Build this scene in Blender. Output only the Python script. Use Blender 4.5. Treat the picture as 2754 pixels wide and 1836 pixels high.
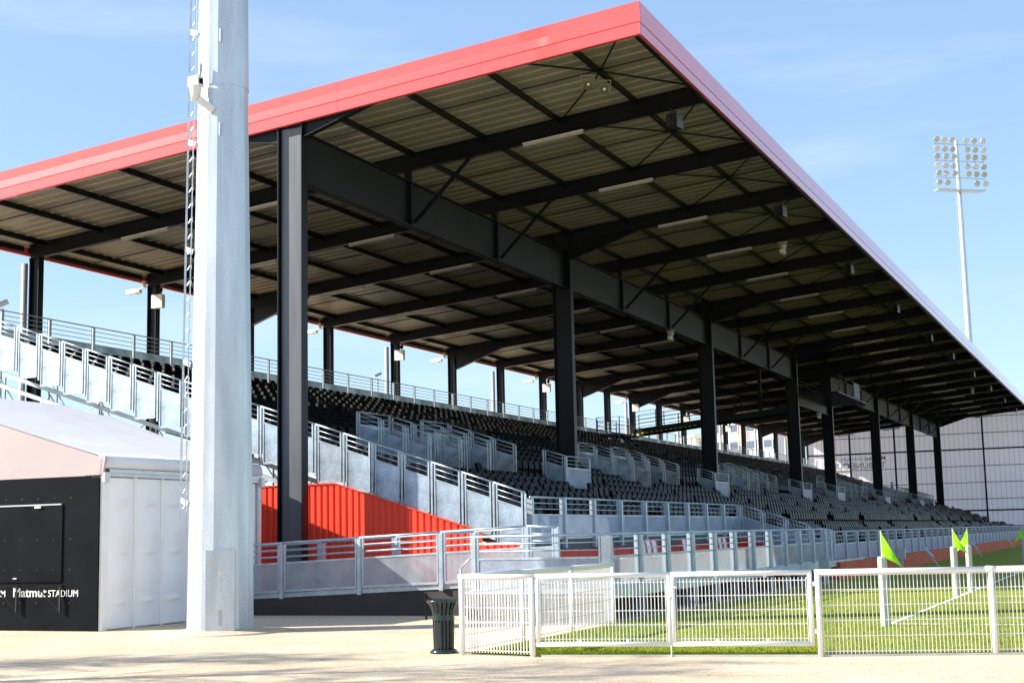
import bpy, math, random
from mathutils import Vector, Matrix
R_ = math.radians
rnd = random.Random(7)
scene = bpy.context.scene
for o in list(bpy.data.objects): bpy.data.objects.remove(o)

# ------------------------------------------------------------------ camera
YAW, PITCH, ROLL = R_(-23.7025), R_(7.768), R_(-1.2812)
fwd = Vector((math.sin(YAW)*math.cos(PITCH), math.cos(YAW)*math.cos(PITCH), math.sin(PITCH)))
rt = Vector((math.cos(YAW), -math.sin(YAW), 0)); up = rt.cross(fwd)
r2 = rt*math.cos(ROLL)+up*math.sin(ROLL); u2 = -rt*math.sin(ROLL)+up*math.cos(ROLL)
cam = bpy.data.cameras.new('camera'); camo = bpy.data.objects.new('camera', cam)
scene.collection.objects.link(camo)
M = Matrix((r2, u2, -fwd)).transposed().to_4x4(); M.translation = (0, 0, 1.67)
camo.matrix_world = M
cam.sensor_width = 36; cam.lens = 50; cam.clip_end = 6000
scene.camera = camo
# ------------------------------------------------------------------ light
SUN_AZ, SUN_EL = 64.0, 31.0          # light travels towards (sin az, cos az), dropping by the elevation
world = bpy.data.worlds.new('World'); scene.world = world; world.use_nodes = True
wn, wl = world.node_tree.nodes, world.node_tree.links
wn.clear()
out = wn.new('ShaderNodeOutputWorld'); bg = wn.new('ShaderNodeBackground'); sky = wn.new('ShaderNodeTexSky')
sky.sky_type = 'NISHITA'; sky.sun_disc = False
sky.sun_elevation = R_(SUN_EL); sky.sun_rotation = R_(180+SUN_AZ)
sky.air_density = 1.0; sky.dust_density = 0.3; sky.ozone_density = 1.5; sky.altitude = 100
tc = wn.new('ShaderNodeTexCoord'); mp = wn.new('ShaderNodeMapping'); mp.inputs['Scale'].default_value = (1.1, 1.1, 6.0)
mp.inputs['Rotation'].default_value = (0.1, 0.15, 0.4)
nz = wn.new('ShaderNodeTexNoise'); nz.inputs['Scale'].default_value = 2.6; nz.inputs['Detail'].default_value = 6; nz.inputs['Roughness'].default_value = 0.55
cr = wn.new('ShaderNodeValToRGB'); cr.color_ramp.elements[0].position = 0.50; cr.color_ramp.elements[1].position = 0.85
cr.color_ramp.elements[0].color = (0, 0, 0, 1); cr.color_ramp.elements[1].color = (0.40, 0.40, 0.40, 1)
mixc = wn.new('ShaderNodeMix'); mixc.data_type = 'RGBA'; mixc.inputs['B'].default_value = (4.6, 5.0, 5.6, 1)
wl.new(tc.outputs['Generated'], mp.inputs['Vector']); wl.new(mp.outputs[0], nz.inputs['Vector']); wl.new(nz.outputs['Fac'], cr.inputs[0])
veil = wn.new('ShaderNodeMix'); veil.data_type = 'RGBA'; veil.inputs['Factor'].default_value = 0.5; veil.inputs['B'].default_value = (1.85, 2.85, 4.55, 1)
wl.new(sky.outputs[0], veil.inputs['A'])      # thin even high haze over the whole sky
wl.new(cr.outputs[0], mixc.inputs['Factor']); wl.new(veil.outputs['Result'], mixc.inputs['A'])
wl.new(mixc.outputs['Result'], bg.inputs['Color']); wl.new(bg.outputs[0], out.inputs['Surface'])
bg.inputs['Strength'].default_value = 0.11
sl = bpy.data.lights.new('sun', 'SUN'); sl.energy = 5.0; sl.angle = R_(0.53); sl.color = (1.0, 0.93, 0.82)
so = bpy.data.objects.new('sun', sl); scene.collection.objects.link(so)
ldir = Vector((math.sin(R_(SUN_AZ))*math.cos(R_(SUN_EL)), math.cos(R_(SUN_AZ))*math.cos(R_(SUN_EL)), -math.sin(R_(SUN_EL))))
so.rotation_euler = ldir.to_track_quat('-Z', 'Y').to_euler(); so.location = (-60, -40, 80)
scene.view_settings.view_transform = 'Standard'; scene.view_settings.look = 'None'
scene.view_settings.exposure = 1.12; scene.view_settings.gamma = 1.0
scene.render.resolution_x, scene.render.resolution_y = 1024, 682

# ------------------------------------------------------------------ materials
def mat(name, col, rough=0.5, metal=0.0, var=0.0, vscale=4.0, bump=0.0, bscale=40.0, coat=0.0, transp=0.0, transl=0.0, spec=None, col2=None, detail=5.0, stretch=None, spang=0.0):
    m = bpy.data.materials.new(name); m.use_nodes = True
    n, l = m.node_tree.nodes, m.node_tree.links
    b = n['Principled BSDF']; o = n['Material Output']
    b.inputs['Roughness'].default_value = rough; b.inputs['Metallic'].default_value = metal
    if spec is not None: b.inputs['Specular IOR Level'].default_value = spec
    if coat: b.inputs['Coat Weight'].default_value = coat; b.inputs['Coat Roughness'].default_value = 0.15
    c = (*col, 1); b.inputs['Base Color'].default_value = c
    tcn = n.new('ShaderNodeTexCoord'); src = tcn.outputs['Object']
    if stretch:
        mpn = n.new('ShaderNodeMapping'); mpn.inputs['Scale'].default_value = stretch
        l.new(src, mpn.inputs['Vector']); src = mpn.outputs[0]
    if var or col2:
        t = n.new('ShaderNodeTexNoise'); t.inputs['Scale'].default_value = vscale; t.inputs['Detail'].default_value = detail
        l.new(src, t.inputs['Vector'])
        r = n.new('ShaderNodeValToRGB'); e = r.color_ramp.elements
        e[0].position, e[1].position = 0.3, 0.7
        if col2: e[0].color = (*col2, 1); e[1].color = c
        else:
            e[0].color = tuple(max(0, x*(1-var)) for x in col)+(1,); e[1].color = tuple(min(1, x*(1+var)) for x in col)+(1,)
        l.new(t.outputs['Fac'], r.inputs[0]); last = r.outputs[0]
        if spang:
            v = n.new('ShaderNodeTexVoronoi'); v.inputs['Scale'].default_value = 55.0; l.new(tcn.outputs['Object'], v.inputs['Vector'])
            mx = n.new('ShaderNodeMix'); mx.data_type = 'RGBA'; mx.blend_type = 'MULTIPLY'; mx.inputs['Factor'].default_value = spang
            l.new(last, mx.inputs['A']); 
            hs = n.new('ShaderNodeSeparateColor'); l.new(v.outputs['Color'], hs.inputs[0])
            mr = n.new('ShaderNodeMapRange'); mr.inputs['To Min'].default_value = 0.45; mr.inputs['To Max'].default_value = 1.35
            l.new(hs.outputs[0], mr.inputs['Value']); l.new(mr.outputs[0], mx.inputs['B']); last = mx.outputs['Result']
        l.new(last, b.inputs['Base Color'])
    if bump:
        t2 = n.new('ShaderNodeTexNoise'); t2.inputs['Scale'].default_value = bscale; t2.inputs['Detail'].default_value = 6
        l.new(src, t2.inputs['Vector'])
        bn = n.new('ShaderNodeBump'); bn.inputs['Strength'].default_value = bump; bn.inputs['Distance'].default_value = 0.02
        l.new(t2.outputs['Fac'], bn.inputs['Height']); l.new(bn.outputs[0], b.inputs['Normal'])
    last = b.outputs[0]
    if transl:
        tr = n.new('ShaderNodeBsdfTranslucent'); tr.inputs['Color'].default_value = c
        ms = n.new('ShaderNodeMixShader'); ms.inputs[0].default_value = transl
        l.new(last, ms.inputs[1]); l.new(tr.outputs[0], ms.inputs[2]); last = ms.outputs[0]
    if transp:
        tp = n.new('ShaderNodeBsdfTransparent'); ms = n.new('ShaderNodeMixShader'); ms.inputs[0].default_value = transp
        l.new(last, ms.inputs[1]); l.new(tp.outputs[0], ms.inputs[2]); last = ms.outputs[0]
    l.new(last, o.inputs['Surface'])
    return m
GALV = mat('galvanised steel', (0.45, 0.52, 0.57), 0.42, 0.55, var=0.18, vscale=3.0, spang=0.35)
GALVP = mat('galvanised sheet', (0.41, 0.50, 0.575), 0.34, 0.60, var=0.42, vscale=1.6, bump=0.05, bscale=18, spang=0.45)
PERF = mat('perforated galvanised sheet', (0.50, 0.55, 0.58), 0.42, 0.35, var=0.25, vscale=2.5, transl=0.3, transp=0.58, spang=0.2)
PERF2 = mat('fine perforated sheet', (0.42, 0.49, 0.60), 0.5, 0.3, var=0.2, vscale=2.5, transl=0.2, transp=0.22, spang=0.4)
MASTM = mat('weathered galvanised mast', (0.53, 0.595, 0.635), 0.40, 0.5, var=0.16, vscale=2.2, stretch=(1.6, 1.6, 0.22), bump=0.03, bscale=30, spang=0.16, detail=8)
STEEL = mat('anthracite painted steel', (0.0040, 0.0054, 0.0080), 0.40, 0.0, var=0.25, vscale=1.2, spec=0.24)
SUNWEB = mat('column paint lightened for sun', (0.115, 0.125, 0.135), 0.38, 0.0, col2=(0.075, 0.083, 0.095), vscale=2.0, stretch=(3, 3, 0.25))  # tone lifted to hold the sun on the web; streaks follow pale repainting
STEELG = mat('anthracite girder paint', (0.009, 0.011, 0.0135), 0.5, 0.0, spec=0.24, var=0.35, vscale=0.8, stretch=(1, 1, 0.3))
RED = mat('red cladding', (0.86, 0.062, 0.024), 0.42, 0.0, var=0.06, vscale=1.0)
FASC = mat('coral red fascia', (0.72, 0.078, 0.062), 0.30, 0.0, var=0.05, vscale=0.6, coat=1.0, bump=0.25, bscale=0.9)
FASC.node_tree.nodes['Principled BSDF'].inputs['Coat IOR'].default_value = 1.72
FASC.node_tree.nodes['Principled BSDF'].inputs['Coat Roughness'].default_value = 0.08
STEPM = mat('dull terrace planking', (0.07, 0.078, 0.09), 0.6, 0.2, var=0.2, vscale=1.5)
ORANGE = mat('rust red skirting', (0.58, 0.095, 0.03), 0.6, 0.0, var=0.15, vscale=1.5)
DECKM = mat('beige roof lining', (0.25, 0.215, 0.148), 0.42, 0.1, var=0.10, vscale=0.7)
SAND = mat('compacted sand', (0.65, 0.525, 0.38), 0.95, 0.0, col2=(0.53, 0.42, 0.295), vscale=0.5, bump=0.8, bscale=30, spec=0.1, detail=12)
def grain(m, scale, amt):
    n, l = m.node_tree.nodes, m.node_tree.links; b = n['Principled BSDF']; src = b.inputs['Base Color'].links[0].from_socket
    t = n.new('ShaderNodeTexNoise'); t.inputs['Scale'].default_value = scale; t.inputs['Detail'].default_value = 3; tcn = n.new('ShaderNodeTexCoord'); l.new(tcn.outputs['Object'], t.inputs['Vector'])
    mr = n.new('ShaderNodeMapRange'); mr.inputs['From Min'].default_value = .3; mr.inputs['From Max'].default_value = .7; mr.inputs['To Min'].default_value = 1-amt; mr.inputs['To Max'].default_value = 1+amt
    mx = n.new('ShaderNodeMix'); mx.data_type = 'RGBA'; mx.blend_type = 'MULTIPLY'; mx.inputs['Factor'].default_value = 1
    l.new(t.outputs['Fac'], mr.inputs['Value']); l.new(src, mx.inputs['A']); l.new(mr.outputs[0], mx.inputs['B']); l.new(mx.outputs['Result'], b.inputs['Base Color'])
grain(SAND, 22, .15); grain(SAND, 5, .10)
GRASS = mat('artificial turf', (0.27, 0.31, 0.022), 0.8, 0.0, col2=(0.18, 0.225, 0.014), vscale=9, bump=0.9, bscale=45, spec=0.15, detail=8)
BLADE = mat('turf blades', (0.27, 0.33, 0.025), 0.6, 0.0, col2=(0.14, 0.19, 0.012), vscale=60, spec=0.2, transl=0.3)
grain(GRASS, 1.3, .16); grain(GRASS, .25, .10); grain(BLADE, 1.3, .16)
LINE = mat('white line paint', (0.72, 0.76, 0.70), 0.8, 0.0, var=0.12, vscale=30)
WHITE = mat('white powder coat', (0.80, 0.79, 0.76), 0.35, 0.0, var=0.03, vscale=3)
TENT = mat('white tent canvas', (0.74, 0.74, 0.76), 0.5, 0.0, var=0.05, vscale=1.2, transl=0.05, bump=0.05, bscale=3)
TENTG = mat('gable canvas', (0.40, 0.335, 0.34), 0.55, 0.0, var=0.05, vscale=0.8, bump=0.05, bscale=3)
TENTW = mat('moulded wall panel', (0.84, 0.83, 0.82), 0.35, 0.0, var=0.04, vscale=1.5)
ALU = mat('aluminium profile', (0.55, 0.55, 0.57), 0.35, 0.7, var=0.08)
BLACK = mat('black kiosk panel', (0.0055, 0.0075, 0.0095), 0.45, 0.0, spec=0.06, var=0.3, vscale=1.5)
SEATM = mat('black seat plastic', (0.0055, 0.0053, 0.0058), 0.40, 0.0, spec=0.07, var=0.2, vscale=2)
DARKW = mat('dark plywood', (0.035, 0.026, 0.024), 0.6, 0.0, var=0.35, vscale=1.2, bump=0.1, bscale=8)
BINM = mat('dark green bin steel', (0.018, 0.035, 0.036), 0.22, 0.2, var=0.1)
FLUO = mat('fluorescent flag cloth', (0.52, 1.0, 0.012), 0.6, 0.0, transl=0.45, var=0.03)
PAD = mat('post padding', (0.44, 0.45, 0.40), 0.6, 0.0, var=0.06, vscale=4)
LAMP = mat('lamp diffuser', (0.30, 0.29, 0.24), 0.3, 0.0, var=0.05)
LENS = mat('lamp glass', (0.58, 0.58, 0.55), 0.2, 0.2, var=0.3, vscale=8)
PLW = mat('white plastic housing', (0.74, 0.72, 0.66), 0.4, 0.0, var=0.04)
GREYB = mat('grey box', (0.42, 0.45, 0.48), 0.45, 0.2, var=0.08)
HORN = mat('cream horn plastic', (0.34, 0.325, 0.25), 0.5, 0.0, var=0.06)
SPK = mat('black loudspeaker', (0.012, 0.012, 0.014), 0.5, 0.0, var=0.2)
SPKG = mat('grey speaker grille', (0.10, 0.115, 0.125), 0.5, 0.3, var=0.1)
POLY = mat('translucent polycarbonate', (0.94, 0.93, 0.96), 0.35, 0.0, var=0.03, vscale=0.15, transl=0.6)
INK = mat('grey lettering', (0.24, 0.25, 0.30), 0.6)
WINK = mat('white lettering', (0.85, 0.85, 0.83), 0.5)
CREAM = mat('cream render', (0.72, 0.66, 0.54), 0.8, 0.0, var=0.05, vscale=0.3)
PALE = mat('pale render', (0.66, 0.65, 0.64), 0.8, 0.0, var=0.05, vscale=0.3)
BROWN = mat('brown render', (0.48, 0.36, 0.29), 0.8, 0.0, var=0.06)
PINK = mat('pinkish render', (0.58, 0.45, 0.44), 0.8, 0.0, var=0.05, vscale=0.3)
GLASS = mat('window glass', (0.10, 0.14, 0.20), 0.08, 0.0, spec=0.8)
GREEN = mat('green sign', (0.01, 0.22, 0.10), 0.4, 0.0, var=0.1)
YELLOW = mat('yellow edge strip', (0.75, 0.55, 0.02), 0.5)
BARK = mat('bark', (0.10, 0.075, 0.055), 0.9, 0.0, var=0.3, vscale=6, bump=0.4)
LEAF = mat('leaf', (0.06, 0.10, 0.03), 0.6, 0.0, var=0.4, vscale=3, transl=0.3)
SKIN = mat('skin', (0.50, 0.33, 0.25), 0.6); CLOTH = mat('blue shirt', (0.22, 0.33, 0.60), 0.8, var=0.1); HAIR = mat('dark hair', (0.03, 0.02, 0.015), 0.6); TROUS = mat('dark trousers', (0.03, 0.035, 0.05), 0.8)
SEATW = mat('white seat shell', (0.72, 0.72, 0.76), 0.4, var=0.03); SEATR = mat('red seat edge', (0.75, 0.05, 0.03), 0.4)
CONC = mat('concrete kerb', (0.45, 0.43, 0.39), 0.85, var=0.12, vscale=3, bump=0.2)

# ------------------------------------------------------------------ mesh helpers
col = scene.collection
class MB:
    def __init__(s): s.v = []; s.f = []
    def add(s, vs, fs):
        b = len(s.v); s.v += [tuple(p) for p in vs]; s.f += [tuple(b+i for i in f) for f in fs]; return s
    def box(s, x0, x1, y0, y1, z0, z1):
        return s.add([(x, y, z) for x in (x0, x1) for y in (y0, y1) for z in (z0, z1)],
                     [(0, 1, 3, 2), (4, 6, 7, 5), (0, 4, 5, 1), (2, 3, 7, 6), (0, 2, 6, 4), (1, 5, 7, 3)])
    def prism(s, pts, vec):
        n = len(pts); vec = Vector(vec); a = [Vector(p) for p in pts]
        return s.add(a+[p+vec for p in a], [tuple(range(n))[::-1], tuple(range(n, 2*n))]+[(i, (i+1) % n, n+(i+1) % n, n+i) for i in range(n)])
    def beam(s, p, q, w, h, upv=(0, 0, 1)):      # rectangular bar p->q, h along upv, w across
        p, q = Vector(p), Vector(q); d = (q-p).normalized(); u = Vector(upv)
        if abs(d.dot(u)) > 0.98: u = Vector((1, 0, 0))
        a = d.cross(u).normalized(); u = a.cross(d)
        c = [a*w/2+u*h/2, a*w/2-u*h/2, -a*w/2-u*h/2, -a*w/2+u*h/2]
        return s.prism([p+x for x in c], q-p)
    def tube(s, p, q, r, n=8, r1=None, caps=True):
        p, q = Vector(p), Vector(q); d = (q-p).normalized(); r1 = r if r1 is None else r1
        u = Vector((0, 0, 1)) if abs(d.z) < 0.9 else Vector((1, 0, 0)); a = d.cross(u).normalized(); u = a.cross(d)
        ring = lambda c, rr: [c+(a*math.cos(2*math.pi*i/n)+u*math.sin(2*math.pi*i/n))*rr for i in range(n)]
        fs = [(i, (i+1) % n, n+(i+1) % n, n+i) for i in range(n)]
        if caps: fs += [tuple(range(n))[::-1], tuple(range(n, 2*n))]
        return s.add(ring(p, r)+ring(q, r1), fs)
    def lathe(s, prof, c, n=16, axis=None):      # prof [(r,z)] about vertical axis through c
        c = Vector(c); b = len(s.v); 
        for r, z in prof:
            for i in range(n):
                t = 2*math.pi*i/n; s.v.append(tuple(c+Vector((r*math.cos(t), r*math.sin(t), z))))
        for k in range(len(prof)-1):
            for i in range(n): s.f.append((b+k*n+i, b+k*n+(i+1) % n, b+(k+1)*n+(i+1) % n, b+(k+1)*n+i))
        s.f.append(tuple(b+i for i in range(n))[::-1]); s.f.append(tuple(b+(len(prof)-1)*n+i for i in range(n)))
        return s
    def ibeam(s, p, q, h, b, tw=0.015, tf=0.025, upv=(0, 0, 1)):
        p, q = Vector(p), Vector(q); d = (q-p).normalized(); u = Vector(upv); u = (u-d*d.dot(u)).normalized()
        s.beam(p, q, tw, h-2*tf, u); s.beam(p+u*(h/2-tf/2), q+u*(h/2-tf/2), b, tf, u); s.beam(p-u*(h/2-tf/2), q-u*(h/2-tf/2), b, tf, u); return s
    def mesh(s, name, m, smooth=False):
        me = bpy.data.meshes.new(name); me.from_pydata(s.v, [], s.f); me.materials.append(m); me.update()
        if smooth: me.polygons.foreach_set('use_smooth', [True]*len(me.polygons))
        return me
    def build(s, name, m, parent=None, smooth=False): return put(name, s.mesh(name, m, smooth), parent)
def put(name, me, parent=None, loc=None, rot=None):
    o = bpy.data.objects.new(name, me); col.objects.link(o)
    if parent is not None:
        o.parent = parent; o.matrix_parent_inverse = world_of(parent).inverted()
    if loc is not None: o.location = loc
    if rot is not None: o.rotation_euler = rot
    return o
def world_of(o):
    m = o.matrix_basis.copy()
    if o.parent is not None: m = world_of(o.parent) @ o.matrix_parent_inverse @ m
    return m
def tag(o, label, cat=None, group=None, kind=None):
    o['label'] = label
    if cat: o['category'] = cat
    if group: o['group'] = group
    if kind: o['kind'] = kind
    return o
def thing(name, loc, label, cat, group=None, rz=0):
    o = bpy.data.objects.new(name, None); col.objects.link(o); o.location = loc; o.rotation_euler = (0, 0, rz); o.empty_display_size = 0.3
    return tag(o, label, cat, group)
def text_mesh(name, body, size, m, bold=0.0, extrude=0.004):
    cu = bpy.data.curves.new(name, 'FONT'); cu.body = body; cu.size = size; cu.extrude = extrude; cu.offset = bold; cu.resolution_u = 3
    o = bpy.data.objects.new(name, cu); col.objects.link(o)
    dg = bpy.context.evaluated_depsgraph_get(); me = bpy.data.meshes.new_from_object(o.evaluated_get(dg))
    bpy.data.objects.remove(o); me.materials.clear(); me.materials.append(m); me.name = name
    return me

# ------------------------------------------------------------------ layout numbers (metres)
COLS = [31.45, 50.75, 70.5, 90.1, 101.0, 120.5, 140.0, 159.5]
RAF = []
for a, b in zip(COLS[:3], COLS[1:4]): RAF += [a, a+(b-a)/3, a+2*(b-a)/3]
RAF += [90.1, 95.55]
for a, b in zip(COLS[4:7], COLS[5:8]): RAF += [a, a+(b-a)/3, a+2*(b-a)/3]
RAF += [159.5]
SL = 0.0875
top = lambda X: 13.45+SL*(X+20)       # fascia top
deck = lambda X: 13.36+SL*(X+20)      # lining underside
rbot = lambda X: 12.86+SL*(X+20)      # rafter bottom
XF, XB = -10.2, -35.3
YE0, YE1 = 31.25, 162.2
X0, DX, DZ = -14.05, 0.865, 0.29      # first step nosing, going, rise
tz = lambda k: 1.57+DZ*k
YS = 32.75                            # near end of the terrace
WELLS = [(c+o, c+o+2.2) for c in (COLS[0], COLS[1], COLS[2], COLS[4], COLS[5], COLS[6]) for o in (8.0, 12.4)]
AISLES = [(c+o, c+o+1.25) for c in (COLS[0], COLS[1], COLS[2], COLS[4], COLS[5], COLS[6]) for o in (5.6, 14.75)]

# ------------------------------------------------------------------ ground
g = MB()
nx = 40
g.add([(-3000, -3000, -0.004), (3000, -3000, -0.004), (3000, 3000, -0.004), (-3000, 3000, -0.004)], [(0, 1, 2, 3)])
gr = g.build('ground', SAND); tag(gr, 'pale compacted sand ground in front of the stand', kind='structure')
# pitch : runs from inside the white fence to the far end
pf = MB(); P = [(-9.12, 18.95, 0), (-7.8, 18.62, 0), (-4.0, 19.26, 0), (-1.9, 19.9, 0), (2.5, 21.2, 0), (12, 25, 0), (70, 40, 0), (70, 160, 0), (-9.25, 160, 0), (-9.25, 26, 0)]
pf.add([(x, y, 0.012) for x, y, z in P], [tuple(range(len(P)))])
pitch = pf.build('pitch', GRASS); tag(pitch, 'bright green artificial turf pitch behind the white fence', kind='structure')
for x0, x1, y0, y1 in ((-4.24, -4.14, 25.55, 158), (-4.14, 66, 25.55, 25.65), (-4.14, 66, 35.68, 35.76)):
    MB().box(x0, x1, y0, y1, 0.013, 0.018).build('line_marking', LINE, pitch)
bl = MB(); 
for i in range(52000):
    x = rnd.uniform(-9.0, 1.5); y = 18.8+rnd.random()**1.6*16
    if y < 18.75+max(0, (x+7.8))*0.21: continue
    a = rnd.uniform(0, 6.28); h = rnd.uniform(0.025, 0.05); w = 0.006
    dx, dy = math.cos(a)*w, math.sin(a)*w; lx, ly = rnd.uniform(-.02, .02), rnd.uniform(-.02, .02)
    b = len(bl.v); bl.v += [(x-dx, y-dy, 0.012), (x+dx, y+dy, 0.012), (x+lx, y+ly, 0.012+h)]; bl.f.append((b, b+1, b+2))
o = bl.build('grass', BLADE); tag(o, 'short turf blades along the near edge of the pitch', kind='stuff')
# scattered gravel on the sand
gb = MB()
for i in range(2600):
    y = rnd.uniform(9.5, 26); x = rnd.uniform(-0.95*y-2, -0.02*y)
    if x > -9.3 and y > 18.4: continue
    s = rnd.uniform(.003, .009); gb.add([(x-s, y, 0), (x+s*.5, y-s, 0), (x+s*.6, y+s*.8, 0), (x, y, s*.9)], [(0, 1, 3), (1, 2, 3), (2, 0, 3)])
o = gb.build('gravel', SAND); tag(o, 'small loose stones scattered over the sand', kind='stuff')
kb = MB()
KP = [(-7.8, 18.56), (-4.05, 19.2), (-1.9, 19.84), (2.5, 21.14)]
for a, b in zip(KP, KP[1:]): kb.beam((*a, 0.0), (*b, 0.0), 0.08, 0.05)
o = kb.build('kerb', CONC); tag(o, 'low concrete edging between sand and turf under the fence', kind='structure')

# ------------------------------------------------------------------ grandstand
GS = thing('grandstand', (-20, 96, 0), 'long black steel grandstand with coral red roof edge and beige roof lining', 'grandstand')
def colmesh(h, b, z0, z1):   # H column, web in the XZ plane, centred
    m = MB(); tf, tw = 0.03, 0.018
    m.box(-h/2, -h/2+tf, -b/2, b/2, z0, z1); m.box(h/2-tf, h/2, -b/2, b/2, z0, z1); m.box(-h/2+tf, h/2-tf, -tw/2, tw/2, z0, z1); return m
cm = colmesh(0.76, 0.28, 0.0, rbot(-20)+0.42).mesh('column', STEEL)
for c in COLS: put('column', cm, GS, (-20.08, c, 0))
o = MB().box(-20.40, -19.76, COLS[0]-.014, COLS[0]-.0095, .02, rbot(-20)-.30).build('sunlit_web_skin', SUNWEB, GS); o['label'] = 'pale grey repainted web of the nearest column, its colour lightened for sunlight'  # thin skin over the web carrying the lightened, sunlit tone
cmr = colmesh(0.42, 0.26, 0.0, rbot(-34.6)+0.02).mesh('rear_column', STEEL)
pipe = MB().tube((0, 0, 0), (0, 0, rbot(-35.2)-0.1), 0.11, 10).mesh('downpipe', GREYB, True)
for i, y in enumerate(RAF):
    put('rear_column', cmr, GS, (-34.62, y, 0))
    if i % 2 == 1: put('downpipe', pipe, GS, (-35.1, y-0.05, 0))
# rafters
rm = MB(); h = 0.50
rm.ibeam((-34.9, 0, rbot(-34.9)+h/2), (-10.55, 0, rbot(-10.55)+h/2), h, 0.2, 0.014, 0.022)
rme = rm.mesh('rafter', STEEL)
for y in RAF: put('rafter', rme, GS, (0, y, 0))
def haunch(xa, xb, dep):   # gusset below rafter: deep at xa, nothing at xb
    m = MB(); t = 0.014
    z0 = rbot(xa); m.prism([(xa, -t/2, z0), (xa, -t/2, z0-dep), (xb, -t/2, rbot(xb))], (0, t, 0))
    m.beam((xa, 0, z0-dep), (xb, 0, rbot(xb)-0.01), 0.2, 0.022); return m.mesh('haunch', STEEL)
hf, hb_, hr = haunch(-19.69, -16.9, 0.62), haunch(-20.47, -23.2, 0.62), haunch(-34.4, -31.6, 0.75)
for i, y in enumerate(RAF):
    if any(abs(y-c) < .05 for c in COLS):
        put('haunch', hf, GS, (0, y, 0)); put('haunch', hb_, GS, (0, y, 0)); put('haunch', hr, GS, (0, y, 0))
# plate girders with stiffeners and struts
for a, b in list(zip(COLS[:3], COLS[1:4]))+list(zip(COLS[4:7], COLS[5:8])):
    MB().box(-20.01, -19.99, a+.03, b-.03, 11.14, 12.49).box(-20.15, -19.85, a+.03, b-.03, 11.115, 11.14).box(-20.15, -19.85, a+.03, b-.03, 12.49, 12.515).build('girder', STEELG, GS)
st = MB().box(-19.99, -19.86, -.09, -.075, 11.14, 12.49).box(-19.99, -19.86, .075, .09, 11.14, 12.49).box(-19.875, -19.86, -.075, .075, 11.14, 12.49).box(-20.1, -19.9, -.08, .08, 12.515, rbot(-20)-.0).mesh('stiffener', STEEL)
sm = MB().beam((-19.8, 0, 11.22), (-17.9, 0, rbot(-17.9)-.04), 0.09, 0.09).beam((-18.0, 0, rbot(-17.9)-.03), (-17.75, 0, rbot(-17.75)-.02), 0.14, 0.03).mesh('strut', STEEL)
for i, y in enumerate(RAF):
    if all(abs(y-c) > .05 for c in COLS) and abs(y-95.55) > .1:
        put('stiffener', st, GS, (0, y, 0)); put('strut', sm, GS, (0, y, 0))
# tie beam and small platform in the expansion bay
MB().ibeam((-20, COLS[3]+.02, 9.88), (-20, COLS[4]-.02, 9.88), 0.62, 0.22).build('tie_beam', STEELG, GS)
# purlins per bay, sag rods, lining sheets
PX = [-12.47-2.4*k for k in range(10)]
bays = list(zip([31.30]+RAF[1:], RAF[1:]+[YE1-.1]))
pcache = {}
for a, b in bays:
    L = round(b-a, 2)
    if L not in pcache:
        ms = {}
        for X in PX+[-10.5, -35.1]:
            ms[X] = MB().box(X-.035, X+.035, 0.11, L-.11, deck(X)-.2, deck(X)-.185).box(X-.007, X+.007, .11, L-.11, deck(X)-.185, deck(X)-.003).mesh('purlin', STEEL)
        rod = MB().tube((-35.1, L/2, deck(-35.1)-.09), (-10.5, L/2, deck(-10.5)-.09), 0.022, 6).mesh('sag_rod', STEEL)
        s = MB(); n = max(1, round(L/0.5)); w = L/n; prof = []
        for i in range(n):
            y = i*w; prof += [(y, 0.0), (y+w*.68, 0.0), (y+w*.76, 0.042), (y+w*.92, 0.042)]
        prof.append((L, 0.0))
        pts = [(XF-.05, y, deck(XF-.05)+z) for y, z in prof]+[(XF-.05, L, deck(XF-.05)+.07), (XF-.05, 0, deck(XF-.05)+.07)]
        dxx = XB+.1-(XF-.05); s.prism(pts, (dxx, 0, dxx*SL)); sh = s.mesh('roof_sheet', DECKM)
        br = []
        for q in ((-14.87, -10.5), ):
            x1, x2 = q; zz = lambda X: deck(X)-.12
            br = [MB().tube((x1, .12, zz(x1)), (PX[0], L/2, zz(PX[0])), .028, 6).mesh('brace', STEEL), MB().tube((PX[0], L/2, zz(PX[0])), (x2, L-.12, zz(x2)), .028, 6).mesh('brace', STEEL),
                  MB().tube((x2, .12, zz(x2)), (PX[0], L/2, zz(PX[0])-.06), .028, 6).mesh('brace', STEEL), MB().tube((PX[0], L/2, zz(PX[0])-.06), (x1, L-.12, zz(x1)), .028, 6).mesh('brace', STEEL)]
        pcache[L] = (ms, rod, sh, br)
    ms, rod, sh, br = pcache[L]
    for m_ in ms.values(): put('purlin', m_, GS, (0, a, 0))
    put('sag_rod', rod, GS, (0, a, 0)); put('roof_sheet', sh, GS, (0, a, 0))
    for m_ in br: put('brace', m_, GS, (0, a, 0))
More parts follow.
